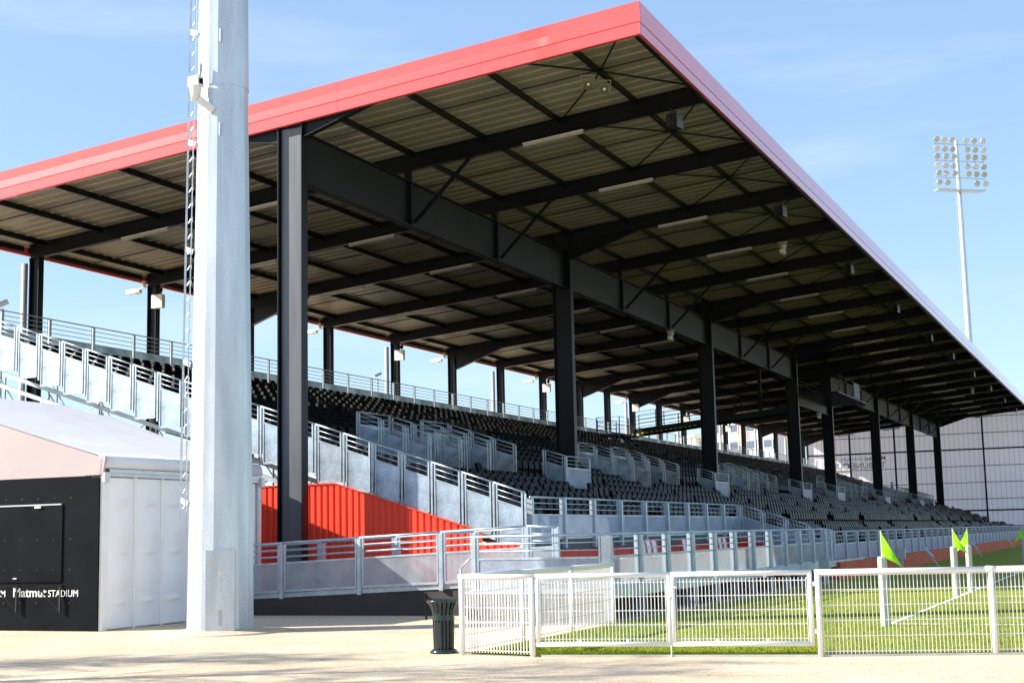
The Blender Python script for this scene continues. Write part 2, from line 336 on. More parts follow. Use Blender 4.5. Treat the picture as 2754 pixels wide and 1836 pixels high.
# fascia : near end (sloping), front and rear (level), each in panels with a shadow gap
FH = 0.80
def end_panel(xa, xb, y0):
    m = MB()
    for (d0, d1, t0, t1) in ((0, .27, .0, .03), (.27, .50, .03, .012), (.53, FH, .0, .0)):
        P0 = [(xa, y0+t0, top(xa)-d0), (xb, y0+t0, top(xb)-d0), (xb, y0+t1, top(xb)-d1), (xa, y0+t1, top(xa)-d1)]
        m.prism(P0, (0, .08, 0))
    m.prism([(xa, y0+.05, top(xa)-.50), (xb, y0+.05, top(xb)-.50), (xb, y0+.05, top(xb)-.53), (xa, y0+.05, top(xa)-.53)], (0, .03, 0))
    m.prism([(xa, y0+.003, top(xa)-FH+.0), (xb, y0+.003, top(xb)-FH), (xb, y0+.003, top(xb)-FH-.02), (xa, y0+.003, top(xa)-FH-.02)], (0, .12, 0))
    return m
xs = [XF-.003-i*(XF-XB)/6 for i in range(7)]
for i, (a, b) in enumerate(zip(xs, xs[1:])): end_panel(a, b+.006, YE0).build('fascia_panel', FASC, GS)
def side_panel(L, X, sgn):
    m = MB(); t = top(X)
    for d0, d1, k0, k1 in ((0, .50, .0, .0), (.53, FH, .0, .0)):
        m.box(X-.08 if sgn > 0 else X, X if sgn > 0 else X+.08, .004, L-.004, t-d1, t-d0)
    m.box(X-.08, X-.04, .004, L-.004, t-.53, t-.50) if sgn > 0 else m.box(X+.04, X+.08, .004, L-.004, t-.53, t-.5)
    return m.mesh('fascia_panel', FASC)
NP = 20; LP = (YE1-YE0)/NP
fpf = side_panel(LP, XF, 1); fpb = MB().box(XB, XB+.08, .004, LP-.004, deck(XB)-.26, top(XB)).mesh('fascia_panel', FASC)
for i in range(NP):
    put('fascia_panel', fpf, GS, (0, YE0+.085+i*LP if i else YE0+.085, 0)); put('fascia_panel', fpb, GS, (0, YE0+.085+i*LP, 0))
MB().box(XF-.2, XF-.09, YE0+.2, YE1, top(XF)-FH-.03, top(XF)-FH+.0).build('fascia_soffit', STEEL, GS)

# terrace steps
for k in range(0, 22):
    xa = X0-DX*k; xb = xa-DX-.04; segs = [(YS, YE1-.6)]
    if 7 <= k <= 9:
        segs = []; y = YS
        for a, b in WELLS: segs.append((y, a)); y = b
        segs.append((y, YE1-.6))
    for a, b in segs:
        MB().box(xb, xa, a, b, tz(k)-.05, tz(k)).box(xa-.03, xa-.005, a+.01, b-.01, tz(k)-DZ+.01, tz(k)-.05).build('step', STEPM, GS)  # tread plus a riser board added to stop light leaking through the open rise
YB = 52.95
for k in range(-4, 0):
    xa = X0-DX*k; MB().box(xa-DX-.04, xa, YB, YE1-.6, tz(k)-.05, tz(k)).box(xa-.03, xa-.005, YB+.01, YE1-.61, tz(k)-DZ+.01, tz(k)-.05).build('step', STEPM, GS)  # same added riser boards block light under the lower rows
MB().box(-33.75, -33.1, YS, YE1-.6, tz(22)-.06, tz(22)).build('rear_walkway', GALVP, GS)
MB().box(-33.12, -33.09, YS+.01, YE1-.6, tz(21)+.01, tz(22)-.06).build('light_stop_riser', GALVP, GS)  # added board closing the top rise against light from behind
# stringers and scaffold legs under the near end
for j, yy in enumerate((YS+.06, YS+2.4, YS+4.8)):
    MB().beam((-33.4, yy, tz(22)-.75), (X0-.6, yy, tz(0)-.12-.42), 0.09, 0.12).build('stringer', GALV, GS)
    for k in range(0, 22):
        xa = X0-DX*k
        if j == 0: MB().box(xa-DX+.05, xa-.02, yy-.05, yy+.02, tz(k)-.14, tz(k)-.06).box(xa-DX+.12, xa-DX+.17, yy-.05, yy+.0, tz(k)-.06, tz(k)+.0).build('tread_bracket', GALV, GS)
    for n_, X in enumerate([-16.8, -18.9, -21, -23.1, -25.2, -27.3, -29.4, -31.5, -33.3]):
        zt = 1.0+(-14.6-X)*.335-.1
        MB().tube((X, yy, 0), (X, yy, zt), .03, 8).build('scaffold_leg', GALV, GS)
        X2 = X-2.1
        if n_ < 8:
            z2 = 1.0+(-14.6-X2)*.335-.1
            MB().tube((X, yy+.05, max(.3, zt-2.2)), (X2, yy+.05, z2-.15), .022, 6).build('scaffold_brace', GALV, GS)
            MB().tube((X, yy-.04, zt-.25), (X2, yy-.04, max(.4, z2-2.0)), .022, 6).build('scaffold_brace', GALV, GS)
            for zz in (2.2, 4.1):
                if zz < zt: MB().tube((X, yy+.03, zz), (X2, yy+.03, zz), .024, 6).build('ledger', GALV, GS)
    if j == 0:
        for X in (-25.2, -27.3, -29.4, -31.5): MB().tube((X, yy, 5.0-(-27.3-X)*-.1), (X, yy+4.8, 4.2), .022, 6).build('scaffold_brace', GALV, GS)
# red ribbed cladding on the near end and along the raised front
def ribbed(x0, x1, zt, zb, plane, pos, m_, period=0.19, dep=0.035):
    """vertical ribs; plane 'Y' -> wall in XZ at y=pos facing -Y ; 'X' -> wall in YZ at x=pos facing +X"""
    m = MB(); prof = []; x = x0
    while x < x1-1e-6:
        for f_, d in ((0, 0), (.55, 0), (.68, dep), (.87, dep)):
            xx = x+period*f_
            if xx < x1: prof.append((xx, d))
        x += period
    prof.append((x1, 0)); b = len(m.v); t = .008
    for xx, d in prof:
        z = zt(xx)
        if plane == 'Y': vs = [(xx, pos+d, zb), (xx, pos+d, z), (xx, pos+d+t, zb), (xx, pos+d+t, z)]
        else: vs = [(pos-d, xx, zb), (pos-d, xx, z), (pos-d-t, xx, zb), (pos-d-t, xx, z)]
        m.v += vs
    for i in range(len(prof)-1):
        a = b+4*i; c = a+4; m.f += [(a, c, c+1, a+1), (a+3, c+3, c+2, a+2), (a+1, c+1, c+3, a+3)]
    return m
zred = lambda X: min(3.12, 3.12-(X+19.43)*.319) if X > -19.43 else 3.12
xx = -24.0
while xx < -15.3:
    x1 = min(xx+1.14, -15.2); ribbed(xx, x1, zred, 0.05, 'Y', YS-.24, RED).build('cladding_panel', RED, GS); xx = x1
MB().beam((-24, YS-.255, 3.135), (-19.43, YS-.255, 3.135), .03, .03).beam((-19.43, YS-.255, 3.135), (-15.2, YS-.255, zred(-15.2)+.015), .03, .03).build('capping', RED, GS)
yy = YS
while yy < YB-.1:
    y1 = min(yy+1.52, YB); ribbed(yy, y1, lambda q: 1.45, 0.05, 'X', X0-.14, RED).build('cladding_panel', RED, GS); yy = y1
ribbed(X0-.14, -10.7, lambda q: 1.5-(q-X0)*.33, .05, 'Y', YB-.02, RED).build('cladding_panel', RED, GS)
ribbed(-15.2, X0-.14, lambda q: 1.45, .05, 'Y', YS-.24, RED).build('cladding_panel', RED, GS)
# rust red skirting along the pitch
yy = 47.6
while yy < 158:
    ribbed(yy, yy+3.04, lambda q: .57, 0.0, 'X', -9.3, ORANGE, .19, .03).build('skirting_panel', ORANGE, GS); yy += 3.04
MB().prism([(-9.34, 47.6, .545), (-9.34, 158, .545), (-10.75, 158, .40), (-10.75, 47.6, .40)], (0, 0, -.03)).build('skirting_top', ORANGE, GS)
ribbed(-10.6, -9.3, lambda q: .57+(-9.3-q)*.16, 0, 'Y', 47.55, ORANGE).build('skirting_panel', ORANGE, GS)

# ------------------------------------------------------------------ railings
rcache = {}
def railing(root, posts, zb_off=0.0, pbot=0.0, ptop=0.0, rails=2, flatbot=False, pm=None, pw=0.07, panel=PERF2, shift=(0, 0), postdrop=None, double=True, toprad=.026):
    """posts: list of (x,y,top z). pbot/ptop/zb_off measured down from the rail top."""
    pd = zb_off if postdrop is None else postdrop
    for i, (x, y, z) in enumerate(posts):
        k = ('post', round(pd, 3), pw, pm)
        if k not in rcache: rcache[k] = MB().box(-pw/2, pw/2, -pw*.4, pw*.4, -pd, -.02).mesh('post', pm or GALV)
        put('post', rcache[k], root, (x, y, z))
    for (x, y, z), (u, v, w) in zip(posts, posts[1:]):
        d = Vector((u-x, v-y, w-z)); key = (tuple(round(c, 3) for c in d), round(pbot, 3), round(ptop, 3), rails, flatbot, panel.name, shift, double, toprad)
        if key not in rcache:
            hd = Vector((d.x, d.y, 0)).normalized(); L = Vector((d.x, d.y, 0)).length; sl_ = d.z/L if L else 0
            e0, e1 = (.09, L-.09) if double else (.05, L-.05); s3 = Vector((shift[0], shift[1], 0))
            pt = lambda t, dz: tuple(hd*t+s3+Vector((0, 0, sl_*t+dz)))
            parts = [('top_rail', MB().tube(pt(0, 0), pt(L, 0), toprad, 8).mesh('top_rail', GALV, True))]
            for r in range(1, rails+1):
                parts.append(('mid_rail', MB().tube(pt(e0, -ptop*r/(rails+1)), pt(e1, -ptop*r/(rails+1)), .014, 6).mesh('mid_rail', GALV, True)))
            zb0 = -pbot; zb1 = -pbot
            if flatbot: lo = min(0, d.z); hi_ = d.z if d.z > 0 else 0
            def bot(t): return (max(0, d.z)-pbot-sl_*t) if flatbot else -pbot
            fr = MB()
            for t in (e0, e1): fr.beam(pt(t, -.0), pt(t, bot(t)), .035, .035, (hd.x, hd.y, 0))
            fr.beam(pt(e0, -ptop), pt(e1, -ptop), .03, .04); fr.beam(pt(e0, bot(e0)), pt(e1, bot(e1)), .03, .05)
            parts.append(('frame', fr.mesh('frame', GALV)))
            n_ = Vector((-hd.y, hd.x, 0))*.002
            c4 = [Vector(pt(e0+.02, -ptop-.02))-n_, Vector(pt(e1-.02, -ptop-.02))-n_, Vector(pt(e1-.02, bot(e1-.02)+.025))-n_, Vector(pt(e0+.02, bot(e0+.02)+.025))-n_]
            parts.append(('infill_panel', MB().prism(c4, n_*2).mesh('infill_panel', panel)))
            rcache[key] = parts
        for nm, me in rcache[key]: put(nm, me, root, (x, y, z))
# end railing of the terrace, stepping with the rows
t = thing('railing', (-22, YS, 0), 'stepped galvanised railing with sheet panels up the near end of the stand', 'railing')
pts = [(X0-DX*k, YS-.14, 2.72+.288*k) for k in range(0, 23)]
railing(t, pts, pbot=1.55, ptop=.42, rails=2, flatbot=True, panel=GALVP, postdrop=1.38, pw=.05)
t = thing('railing', (X0, 43, 1.5), 'level galvanised railing along the raised front walkway above the red wall', 'railing')
pts = [(X0+.02, YS+.1+i*(YB-YS-.2)/9, 2.62) for i in range(10)]
railing(t, pts, pbot=1.04, ptop=.44, rails=2, panel=PERF2, postdrop=1.3, pw=.16)
t = thing('railing', (-12.3, YB, 1), 'short sloping galvanised railing where the raised walkway steps down', 'railing')
pts = [(X0+.05+i*.86, YB, 2.64-i*.272) for i in range(5)]
railing(t, pts, pbot=1.2, ptop=.42, rails=2, panel=PERF2, postdrop=1.3, pw=.06)
t = thing('railing', (-10.6, 106, .4), 'long low galvanised railing along the pitch above the rust red skirting', 'railing')
pts = [(-10.6, YB+.1+i*2.4, 1.55) for i in range(45)]
railing(t, pts, pbot=1.08, ptop=.45, rails=2, panel=PERF2, postdrop=1.15, pw=.14)
t = thing('railing', (-33.6, 96, 8), 'galvanised railing along the top back row of the stand', 'railing')
pts = [(-33.6, 33.0+i*2.215, 9.31) for i in range(59)]
railing(t, pts, pbot=1.3, ptop=.62, rails=3, panel=GALVP, postdrop=1.35, pw=.10, toprad=.022)
# stairwell railings (three sided) and column guards
ordn = ['first', 'second', 'third', 'fourth', 'fifth', 'sixth', 'seventh', 'eighth', 'ninth', 'tenth', 'eleventh', 'twelfth', 'thirteenth', 'fourteenth', 'fifteenth', 'sixteenth', 'seventeenth', 'eighteenth', 'nineteenth', 'twentieth']
rtop = lambda X: 2.80+.333*(X0-X)
for i, (a, b) in enumerate(WELLS):
    t = thing('stairwell_railing', (-21.4, (a+b)/2, tz(8)), f'galvanised guard railing round a stairwell opening, {ordn[i]} from the near end', 'railing', 'stairwell railings in the seating')
    for yy in (a, b):
        pts = [(-22.78+q*.87, yy, rtop(-22.78+q*.87)) for q in range(4)]
        railing(t, pts, pbot=1.45, ptop=.42, rails=2, flatbot=True, panel=GALVP, postdrop=1.35, pw=.05)
    railing(t, [(-22.78, a, rtop(-22.78)), (-22.78, b, rtop(-22.78))], pbot=1.3, ptop=.42, rails=2, panel=GALVP, postdrop=1.3, pw=.05)
    MB().box(-22.7, -20.2, a+.03, a+.05, 1.7, rtop(-20.2)-1.2).box(-22.7, -20.2, b-.05, b-.03, 1.7, rtop(-20.2)-1.2).box(-22.72, -22.7, a, b, 1.7, rtop(-22.7)-1.3).build('well_lining', GALVP, t)
    MB().tube((-20.1, b-.12, rtop(-20.1)-.45), (-22.2, b-.12, rtop(-20.1)-1.75), .02, 6).tube((-20.1, b-.12, rtop(-20.1)-.65), (-22.2, b-.12, rtop(-20.1)-1.95), .02, 6).build('handrail', GALV, t)
    MB().box(-22.66, -22.64, a+.5, b-.4, rtop(-22.7)-1.0, rtop(-22.7)-.5).build('exit_sign', GREEN, t)
for j, c in enumerate(COLS[1:7]):
    t = thing('column_guard', (-19.6, c-1.2, tz(6)), f'galvanised guard railing at the foot of the {["second","third","fourth","fifth","sixth","seventh"][j]} main column', 'railing', 'guards at the column feet')
    railing(t, [(-20.0, c-2.6, rtop(-20)), (-19.15, c-2.6, rtop(-19.15))], pbot=1.5, ptop=.42, rails=2, flatbot=True, panel=GALVP, postdrop=1.4, pw=.05)
    railing(t, [(-19.13, c-2.55, rtop(-19.13)), (-19.13, c-.1, rtop(-19.13))], pbot=1.25, ptop=.42, rails=2, panel=PERF2, postdrop=1.4, pw=.05)

# ------------------------------------------------------------------ seats
sb = MB()   # backrest leaning back, tapered
prof = [(0.0, .33, .215), (-.05, .52, .205), (-.10, .68, .175), (-.125, .75, .155)]
for (xa, za, wa), (xb, zb, wb) in zip(prof, prof[1:]):
    sb.add([(xa, -wa, za), (xa, wa, za), (xb, wb, zb), (xb, -wb, zb), (xa-.10, -wa, za-.01), (xa-.10, wa, za-.01), (xb-.10, wb, zb-.01), (xb-.10, -wb, zb-.01)],
           [(0, 1, 2, 3), (7, 6, 5, 4), (0, 3, 7, 4), (1, 5, 6, 2), (0, 4, 5, 1), (3, 2, 6, 7)])
seat_back = sb.mesh('backrest', SEATM)
sp = MB().prism([(.10, -.20, .30), (.10, .20, .30), (.055, .19, .60), (.055, -.19, .60)], (-.05, 0, 0))
seat_pan = sp.mesh('seat_pan', SEATM)
seat_down = MB().prism([(.02, -.20, .33), (.02, .20, .33), (.40, .19, .36), (.40, -.19, .36)], (0, 0, .05)).mesh('seat_pan', SEATM)
sf = MB().box(-.06, .02, -.03, .03, 0.0, .34); seat_foot = sf.mesh('bracket', SEATM)
allm = MB()
for src in (sb, sp, sf): allm.add(src.v, src.f)
seats = []
PS = 0.57
for k in range(-3, 21):
    if k in (0,): continue
    xs_ = X0-DX*k-.50; zs = tz(k)
    y = (YB if k < 0 else YS)+.45
    while y < YE1-1.2:
        ok = all(not (a-.25 < y < b+.25) for a, b in AISLES) if k < 20 else True
        if 6 <= k <= 10 and any(a-1.3 < y < b+.35 for a, b in WELLS): ok = False
        if 5 <= k <= 7 and any(abs(y-c+1.1) < 1.8 for c in COLS): ok = False
        if any(abs(y-c) < .45 and abs(xs_+20.1) < .9 for c in COLS): ok = False
        if k >= 18 and 87.5 < y < 93.5: ok = False
        if ok: seats.append((xs_, y+rnd.uniform(-.012, .012), zs, k))
        y += PS
seats.sort(key=lambda s: (s[0]**2+s[1]**2) + (1e6 if s[3] < 0 else 0))
# the near rows low down hide behind the end railing; prefer seats that show
for s in seats[:300]:
    t = thing('stadium_seat', (s[0], s[1], s[2]), 'black tip-up plastic stadium seat in the rows nearest the near end', 'seat', 'black stadium seats, nearest rows')
    t.rotation_euler.z = R_(rnd.uniform(-2, 2)); dn = rnd.random() < .05
    for nm, me in (('backrest', seat_back), ('seat_pan', seat_down if dn else seat_pan), ('bracket', seat_foot)):
        o = bpy.data.objects.new(nm, me); col.objects.link(o); o.parent = t
big = MB(); nv = len(allm.v)
V0 = allm.v; F0 = allm.f; vv = []; ff = []
for n_, s in enumerate(seats[300:]):
    b = n_*nv; a_ = R_(rnd.uniform(-2.5, 2.5)); vv += [(x-a_*y+s[0], y+a_*x+s[1], z+s[2]) for x, y, z in V0]; ff += [tuple(i+b for i in f) for f in F0]
big.v, big.f = vv, ff
o = big.build('seat_rows', SEATM); tag(o, 'rows of black stadium seats filling the stand beyond the nearest ones', 'seats', kind='stuff')

# ------------------------------------------------------------------ accessible platform, ramp
PL = thing('viewing_platform', (-11.7, 40, 0), 'raised steel viewing platform with scaffold legs beside the pitch', 'platform')
MB().box(-13.9, -9.45, 29.5, 52.6, .54, .62).build('platform_deck', GALVP, PL)
MB().box(-12.45, -9.45, 25.95, 29.46, .54, .62).build('landing_deck', GALVP, PL)
MB().box(-9.44, -9.40, 26.0, 52.6, .44, .64).build('edge_beam', GALV, PL)
for y in [26.2+1.8*i for i in range(15)]:
    for x in (-9.9, -13.7): MB().tube((x, y+.3, 0), (x, y+.3, .54), .024, 6).build('leg', STEEL, PL)
    MB().tube((-9.92, y+.3, .05), (-9.92, y+2.1, .5), .011, 6).build('brace', GALV, PL)
MB().box(-10.6, -10.56, 26.1, 52.5, 0, .53).build('shade_backdrop', DARKW, PL)  # dark sheet added to deepen the shade under the deck
t = thing('railing', (-9.5, 36, .6), 'galvanised railing with wide posts and perforated panels along the viewing platform', 'railing')
pts = [(-9.5, 26.0+i*1.835, 1.66) for i in range(12)]+[(-9.95, 49.2, 1.63), (-10.5, 52.6, 1.6)]
railing(t, pts, pbot=1.0, ptop=.43, rails=2, panel=PERF, postdrop=1.64, pw=.16)
t = thing('railing', (-11, 26, .6), 'short galvanised railing across the near face of the platform landing', 'railing')
railing(t, [(-12.35, 26.0, 1.66), (-9.58, 26.0, 1.66)], pbot=1.05, ptop=.44, rails=2, panel=PERF2, postdrop=1.64, pw=.09)
MB().tube((-12.36, 26.0, 1.3), (-12.65, 26.0, 1.05), .022, 8).tube((-12.65, 26.0, 1.05), (-12.65, 26.0, .3), .022, 8).build('handrail', GALV, t, True)
RP = thing('access_ramp', (-16, 28.6, 0), 'access ramp with dark plywood side wall rising towards the platform', 'ramp')
rz = lambda X: .30+(X+20.5)*.0405
MB().prism([(-21, 27.9, 0), (-12.45, 27.9, 0), (-12.45, 27.9, rz(-12.45)), (-21, 27.9, rz(-21))], (0, .05, 0)).build('side_wall', DARKW, RP)
MB().beam((-21, 27.92, rz(-21)+.05), (-12.45, 27.92, rz(-12.45)+.05), .1, .10).build('kerb_beam', GALV, RP)
MB().prism([(-21, 27.98, rz(-21)), (-21, 29.6, rz(-21)), (-12.46, 29.6, rz(-12.46)), (-12.46, 27.98, rz(-12.46))], (0, 0, .05)).build('ramp_deck', GALVP, RP)
MB().box(-12.43, -9.47, 25.94, 25.98, 0, .53).build('landing_wall', DARKW, RP); MB().box(-12.48, -12.44, 25.94, 27.89, 0, .53).build('landing_wall', DARKW, RP)
for yy, lab in ((27.84, 'galvanised ramp railing on the near side, over the dark plywood wall'), (29.55, 'galvanised ramp railing on the far side, against the red cladding')):
    t = thing('railing', (-16, yy, .4), lab, 'railing')
    pts = [(-20.1+i*2.03, yy, rz(-20.1+i*2.03)+1.22) for i in range(5)]+[(-11.3, yy, rz(-11.3)+1.15)][:1 if yy < 28 else 0]
    railing(t, pts, pbot=1.08, ptop=.45, rails=2, panel=PERF, postdrop=1.25, pw=.09)
# companion seats
def comp_seat(x, y, lab):
    t = thing('companion_seat', (x, y, .62), lab, 'seat', 'red and white companion seats on the platform')
    m = MB(); r = MB()
    for i in range(8):
        a0, a1 = -1.25+i*.31, -1.25+(i+1)*.31
        p = lambda a, rr: (-.22+rr*math.cos(a)*.34, rr*math.sin(a)*.26, )
        for z0, z1 in ((.50, .82),):
            for b, (y0, y1) in ((m, (-.20, .20)),):
                pass
    # curved back seen from the front, white face with red side edge
    for i in range(6):
        z0, z1 = .44+i*.065, .44+(i+1)*.065
        bow = lambda z: -.16-.05*((z-.44)/.39)**2
        m.prism([(bow(z0), -.19, z0), (bow(z1), -.19, z1), (bow(z1)-.05, -.19, z1), (bow(z0)-.05, -.19, z0)], (0, .38, 0))
        r.prism([(bow(z0)+.02, -.235, z0), (bow(z1)+.02, -.235, z1), (bow(z1)-.07, -.235, z1), (bow(z0)-.07, -.235, z0)], (0, .044, 0))
        r.prism([(bow(z0)+.02, .191, z0), (bow(z1)+.02, .191, z1), (bow(z1)-.07, .191, z1), (bow(z0)-.07, .191, z0)], (0, .044, 0))
    for nm, b, mt in (('backrest', m, SEATW), ('edge', r, SEATR), ('seat_pan', MB().box(-.18, .22, -.2, .2, .40, .44), SEATW), ('leg', MB().box(-.02, .03, -.03, .03, 0, .40), GALV), ('base', MB().box(-.2, .2, -.2, .2, 0, .012), GALV)):
        o = b.build(nm, mt); o.parent = t
for n_, (y, s) in enumerate(((34.75, 0), (37.35, 0), (37.85, 0), (38.35, 0), (41.2, 0), (41.9, 0), (44.55, 0), (45.1, 0), (45.65, 0), (49.2, 0), (51.6, 0), (52.1, 0))):
    comp_seat(-12.45, y, f'white companion seat with red side edges on the viewing platform, {ordn[n_]} from the near end')

# ------------------------------------------------------------------ lights, loudspeakers and cameras on the stand
tl = MB().box(-.95, .95, -.06, .06, .06, .09).mesh('housing', PLW); td = MB().prism([(-.94, -.075, .055), (-.94, .075, .055), (-.94, .05, -.02), (-.94, -.05, -.02)], (1.88, 0, 0)).mesh('diffuser', LAMP)
th = MB().box(-.7, -.68, -.01, .01, .09, .16).box(.68, .7, -.01, .01, .09, .16).mesh('hanger', STEEL)
rowlab = {-15.05: 'front', -24.75: 'middle', -29.75: 'rear'}
cnt = 0
for X, nm in rowlab.items():
    for i, y in enumerate(RAF[1:], 1):
        if nm == 'middle' and i in (9, 10): continue
        t = thing('tube_light', (X, y-.28, rbot(X)-.17), f'long tube light under the roof, {nm} row, on the {ordn[i-1]} rafter from the near end', 'light', f'tube lights under the roof, {nm} row')
        t.rotation_euler = (0, -math.atan(SL), 0)
        for n2, me in (('housing', tl), ('diffuser', td), ('hanger', th)):
            o = put(n2, me); o.parent = t
spk = MB().prism([(-.22, -.2, -.28), (-.22, .2, -.28), (-.22, .2, .18), (-.22, -.2, .18)], (.2, 0, 0)); spk.add([(-.02, -.2, -.28), (-.02, .2, -.28), (-.02, .2, .18), (-.02, -.2, .18), (.22, -.26, -.36), (.22, .26, -.36), (.22, .26, .16), (.22, -.26, .16)], [(0, 1, 5, 4), (1, 2, 6, 5), (2, 3, 7, 6), (3, 0, 4, 7)])
spkm = spk.mesh('cabinet', SPK); grl = MB().box(.222, .24, -.25, .25, -.35, .15).mesh('grille', SPKG); yk = MB().box(-.05, .0, -.24, -.21, -.05, .32).box(-.05, .0, .21, .24, -.05, .32).box(-.05, 0, -.24, .24, .32, .35).mesh('yoke', SPK)
idx = [i for i in range(1, 20, 2)]
for n_, i in enumerate(idx):
    X = -11.4; t = thing('loudspeaker', (X, RAF[i]-.15, rbot(X)-.36), f'black loudspeaker box under the front roof edge, {ordn[n_]} from the near corner', 'speaker', 'loudspeakers along the front roof edge', rz=R_(-8)); t.scale = (.8, .8, .8)
    for n2, me in (('cabinet', spkm), ('grille', grl), ('yoke', yk)):
        o = put(n2, me); o.parent = t
for n_, (y, lab) in enumerate(((34.5, 'black loudspeaker hung just behind the girder at the first column'), (40.5, 'black loudspeaker hung behind the girder in the first span'), (47.6, 'black loudspeaker hung behind the girder before the second column'), (58, 'black loudspeaker hung behind the girder in the second span'))):
    t = thing('loudspeaker', (-21.6, y, rbot(-21.6)-.36), lab, 'speaker', rz=R_(200))
    for n2, me in (('cabinet', spkm), ('grille', grl), ('yoke', yk)):
        o = put(n2, me); o.parent = t
    MB().box(-.03, .03, -.03, .03, .3, .9).build('hanger', SPK).parent = t
def horn(loc, lab, rz):
    t = thing('horn_loudspeaker', loc, lab, 'speaker', rz=rz)
    a = MB(); 
    q = [(.0, .07), (.10, .10), (.22, .21), (.26, .23)]
    for (x0, w0), (x1, w1) in zip(q, q[1:]):
        a.add([(x0, -w0, -w0*.85), (x0, w0, -w0*.85), (x0, w0, w0*.85), (x0, -w0, w0*.85), (x1, -w1, -w1*.85), (x1, w1, -w1*.85), (x1, w1, w1*.85), (x1, -w1, w1*.85)], [(0, 1, 5, 4), (1, 2, 6, 5), (2, 3, 7, 6), (3, 0, 4, 7), (4, 5, 1, 0), (5, 6, 2, 1), (6, 7, 3, 2), (7, 4, 0, 3)])
    a.build('flare', HORN).parent = t
    MB().tube((.02, 0, 0), (.20, 0, 0), .075, 12, .05).build('driver', PLW).parent = t
    MB().tube((-.16, 0, 0), (.0, 0, 0), .08, 12).build('body', HORN).parent = t
    MB().box(-.04, 0, -.26, -.24, -.05, .3).box(-.04, 0, .24, .26, -.05, .3).box(-.04, 0, -.26, .26, .3, .33).build('bracket', HORN).parent = t
    t.scale = (.72, .72, .72); return t
horn((-12.62, 34.1, 13.42), 'square cream horn loudspeaker near the roof corner, left of the pair', R_(-62)).rotation_euler.y = R_(18)
horn((-12.32, 34.5, 13.36), 'square cream horn loudspeaker near the roof corner, right of the pair', R_(-62)).rotation_euler.y = R_(18)
def dome(loc, lab, dark=False):
    t = thing('dome_camera', loc, lab, 'camera')
    MB().lathe([(.05, .28), (.16, .27), (.17, .2), (.13, .12), (.11, 0), (.14, -.05), (.13, -.16), (.07, -.2)][::-1], (0, 0, 0), 14).build('housing', HORN if not dark else SPKG, None, True).parent = t
    MB().box(-.2, .2, -.05, .05, .29, .36).build('bracket', HORN).parent = t
    MB().box(-.09, .09, -.2, -.10, -.12, .02).build('lens_box', PLW).parent = t
dome((-12.8, 57.0, 13.0), 'cream dome camera hanging under the front of the roof, above the second column')
dome((-12.8, 127.0, 13.0), 'cream dome camera hanging under the far front of the roof')
dome((-19.9, 64.0, 10.78), 'small cream camera hanging from the girder between second and third columns')
dome((-19.95, 97.5, 9.3), 'small camera hanging from the low beam between two close columns')
# lamps and boxes on the rear columns
for n_, i in enumerate((2, 4, 6, 8, 11)):
    t = thing('street_lamp_head', (-34.9, RAF[i], 11.45), f'white lamp head on an arm outside a rear column, {ordn[n_]} from the left', 'lamp', 'lamp heads on the rear columns')
    MB().tube((-.0, 0, .15), (-.55, 0, .05), .03, 8).build('arm', PLW).parent = t
    a = MB()
    for (x0, w0, h0), (x1, w1, h1) in (((-.35, .10, .06), (-.55, .17, .09)), ((-.55, .17, .09), (-.95, .15, .07)), ((-.95, .15, .07), (-1.05, .06, .03))):
        a.add([(x0, -w0, -h0), (x0, w0, -h0), (x0, w0*.7, h0), (x0, -w0*.7, h0), (x1, -w1, -h1), (x1, w1, -h1), (x1, w1*.7, h1), (x1, -w1*.7, h1)], [(3, 2, 1, 0), (4, 5, 6, 7), (0, 1, 5, 4), (1, 2, 6, 5), (2, 3, 7, 6), (3, 0, 4, 7)])
    a.build('head', PLW).parent = t
    MB().box(-.9, -.5, -.10, .10, -.10, -.088).build('lens', LENS).parent = t
    MB().lathe([(.02, .0), (.09, .04), (.09, .25), (.03, .30)], (-.2, 0, .12), 10).build('sensor', PLW, None, True).parent = t
for n_, i in enumerate((2, 5, 8, 11, 13, 15)):
    t = thing('emergency_light', (-34.25, RAF[i]-.16, 10.95), f'white emergency light box with black spot on a rear column, {ordn[n_]} from the left', 'light', 'emergency light boxes on the rear columns')
    MB().box(-.28, .22, -.1, .1, -.28, .24).build('box', PLW).parent = t
    MB().tube((.1, 0, .24), (.1, 0, .32), .03, 8).build('neck', SPK).parent = t
    MB().tube((.05, .04, .36), (.16, -.12, .40), .07, 10, .10).build('spot', SPK).parent = t
for (y, lab) in ((36.3, 'small tilted floodlight on a pole above the back railing, far left'), (62.0, 'small tilted floodlight on a pole behind the back railing')):
    t = thing('spotlight', (-34.6, y, 0), lab, 'light')
    MB().tube((0, 0, 0), (0, 0, 9.6), .04, 8).build('pole', GALV).parent = t
    MB().beam((-.12, -.1, 9.7), (.14, .1, 9.85), .36, .12).build('lamp', GREYB).parent = t

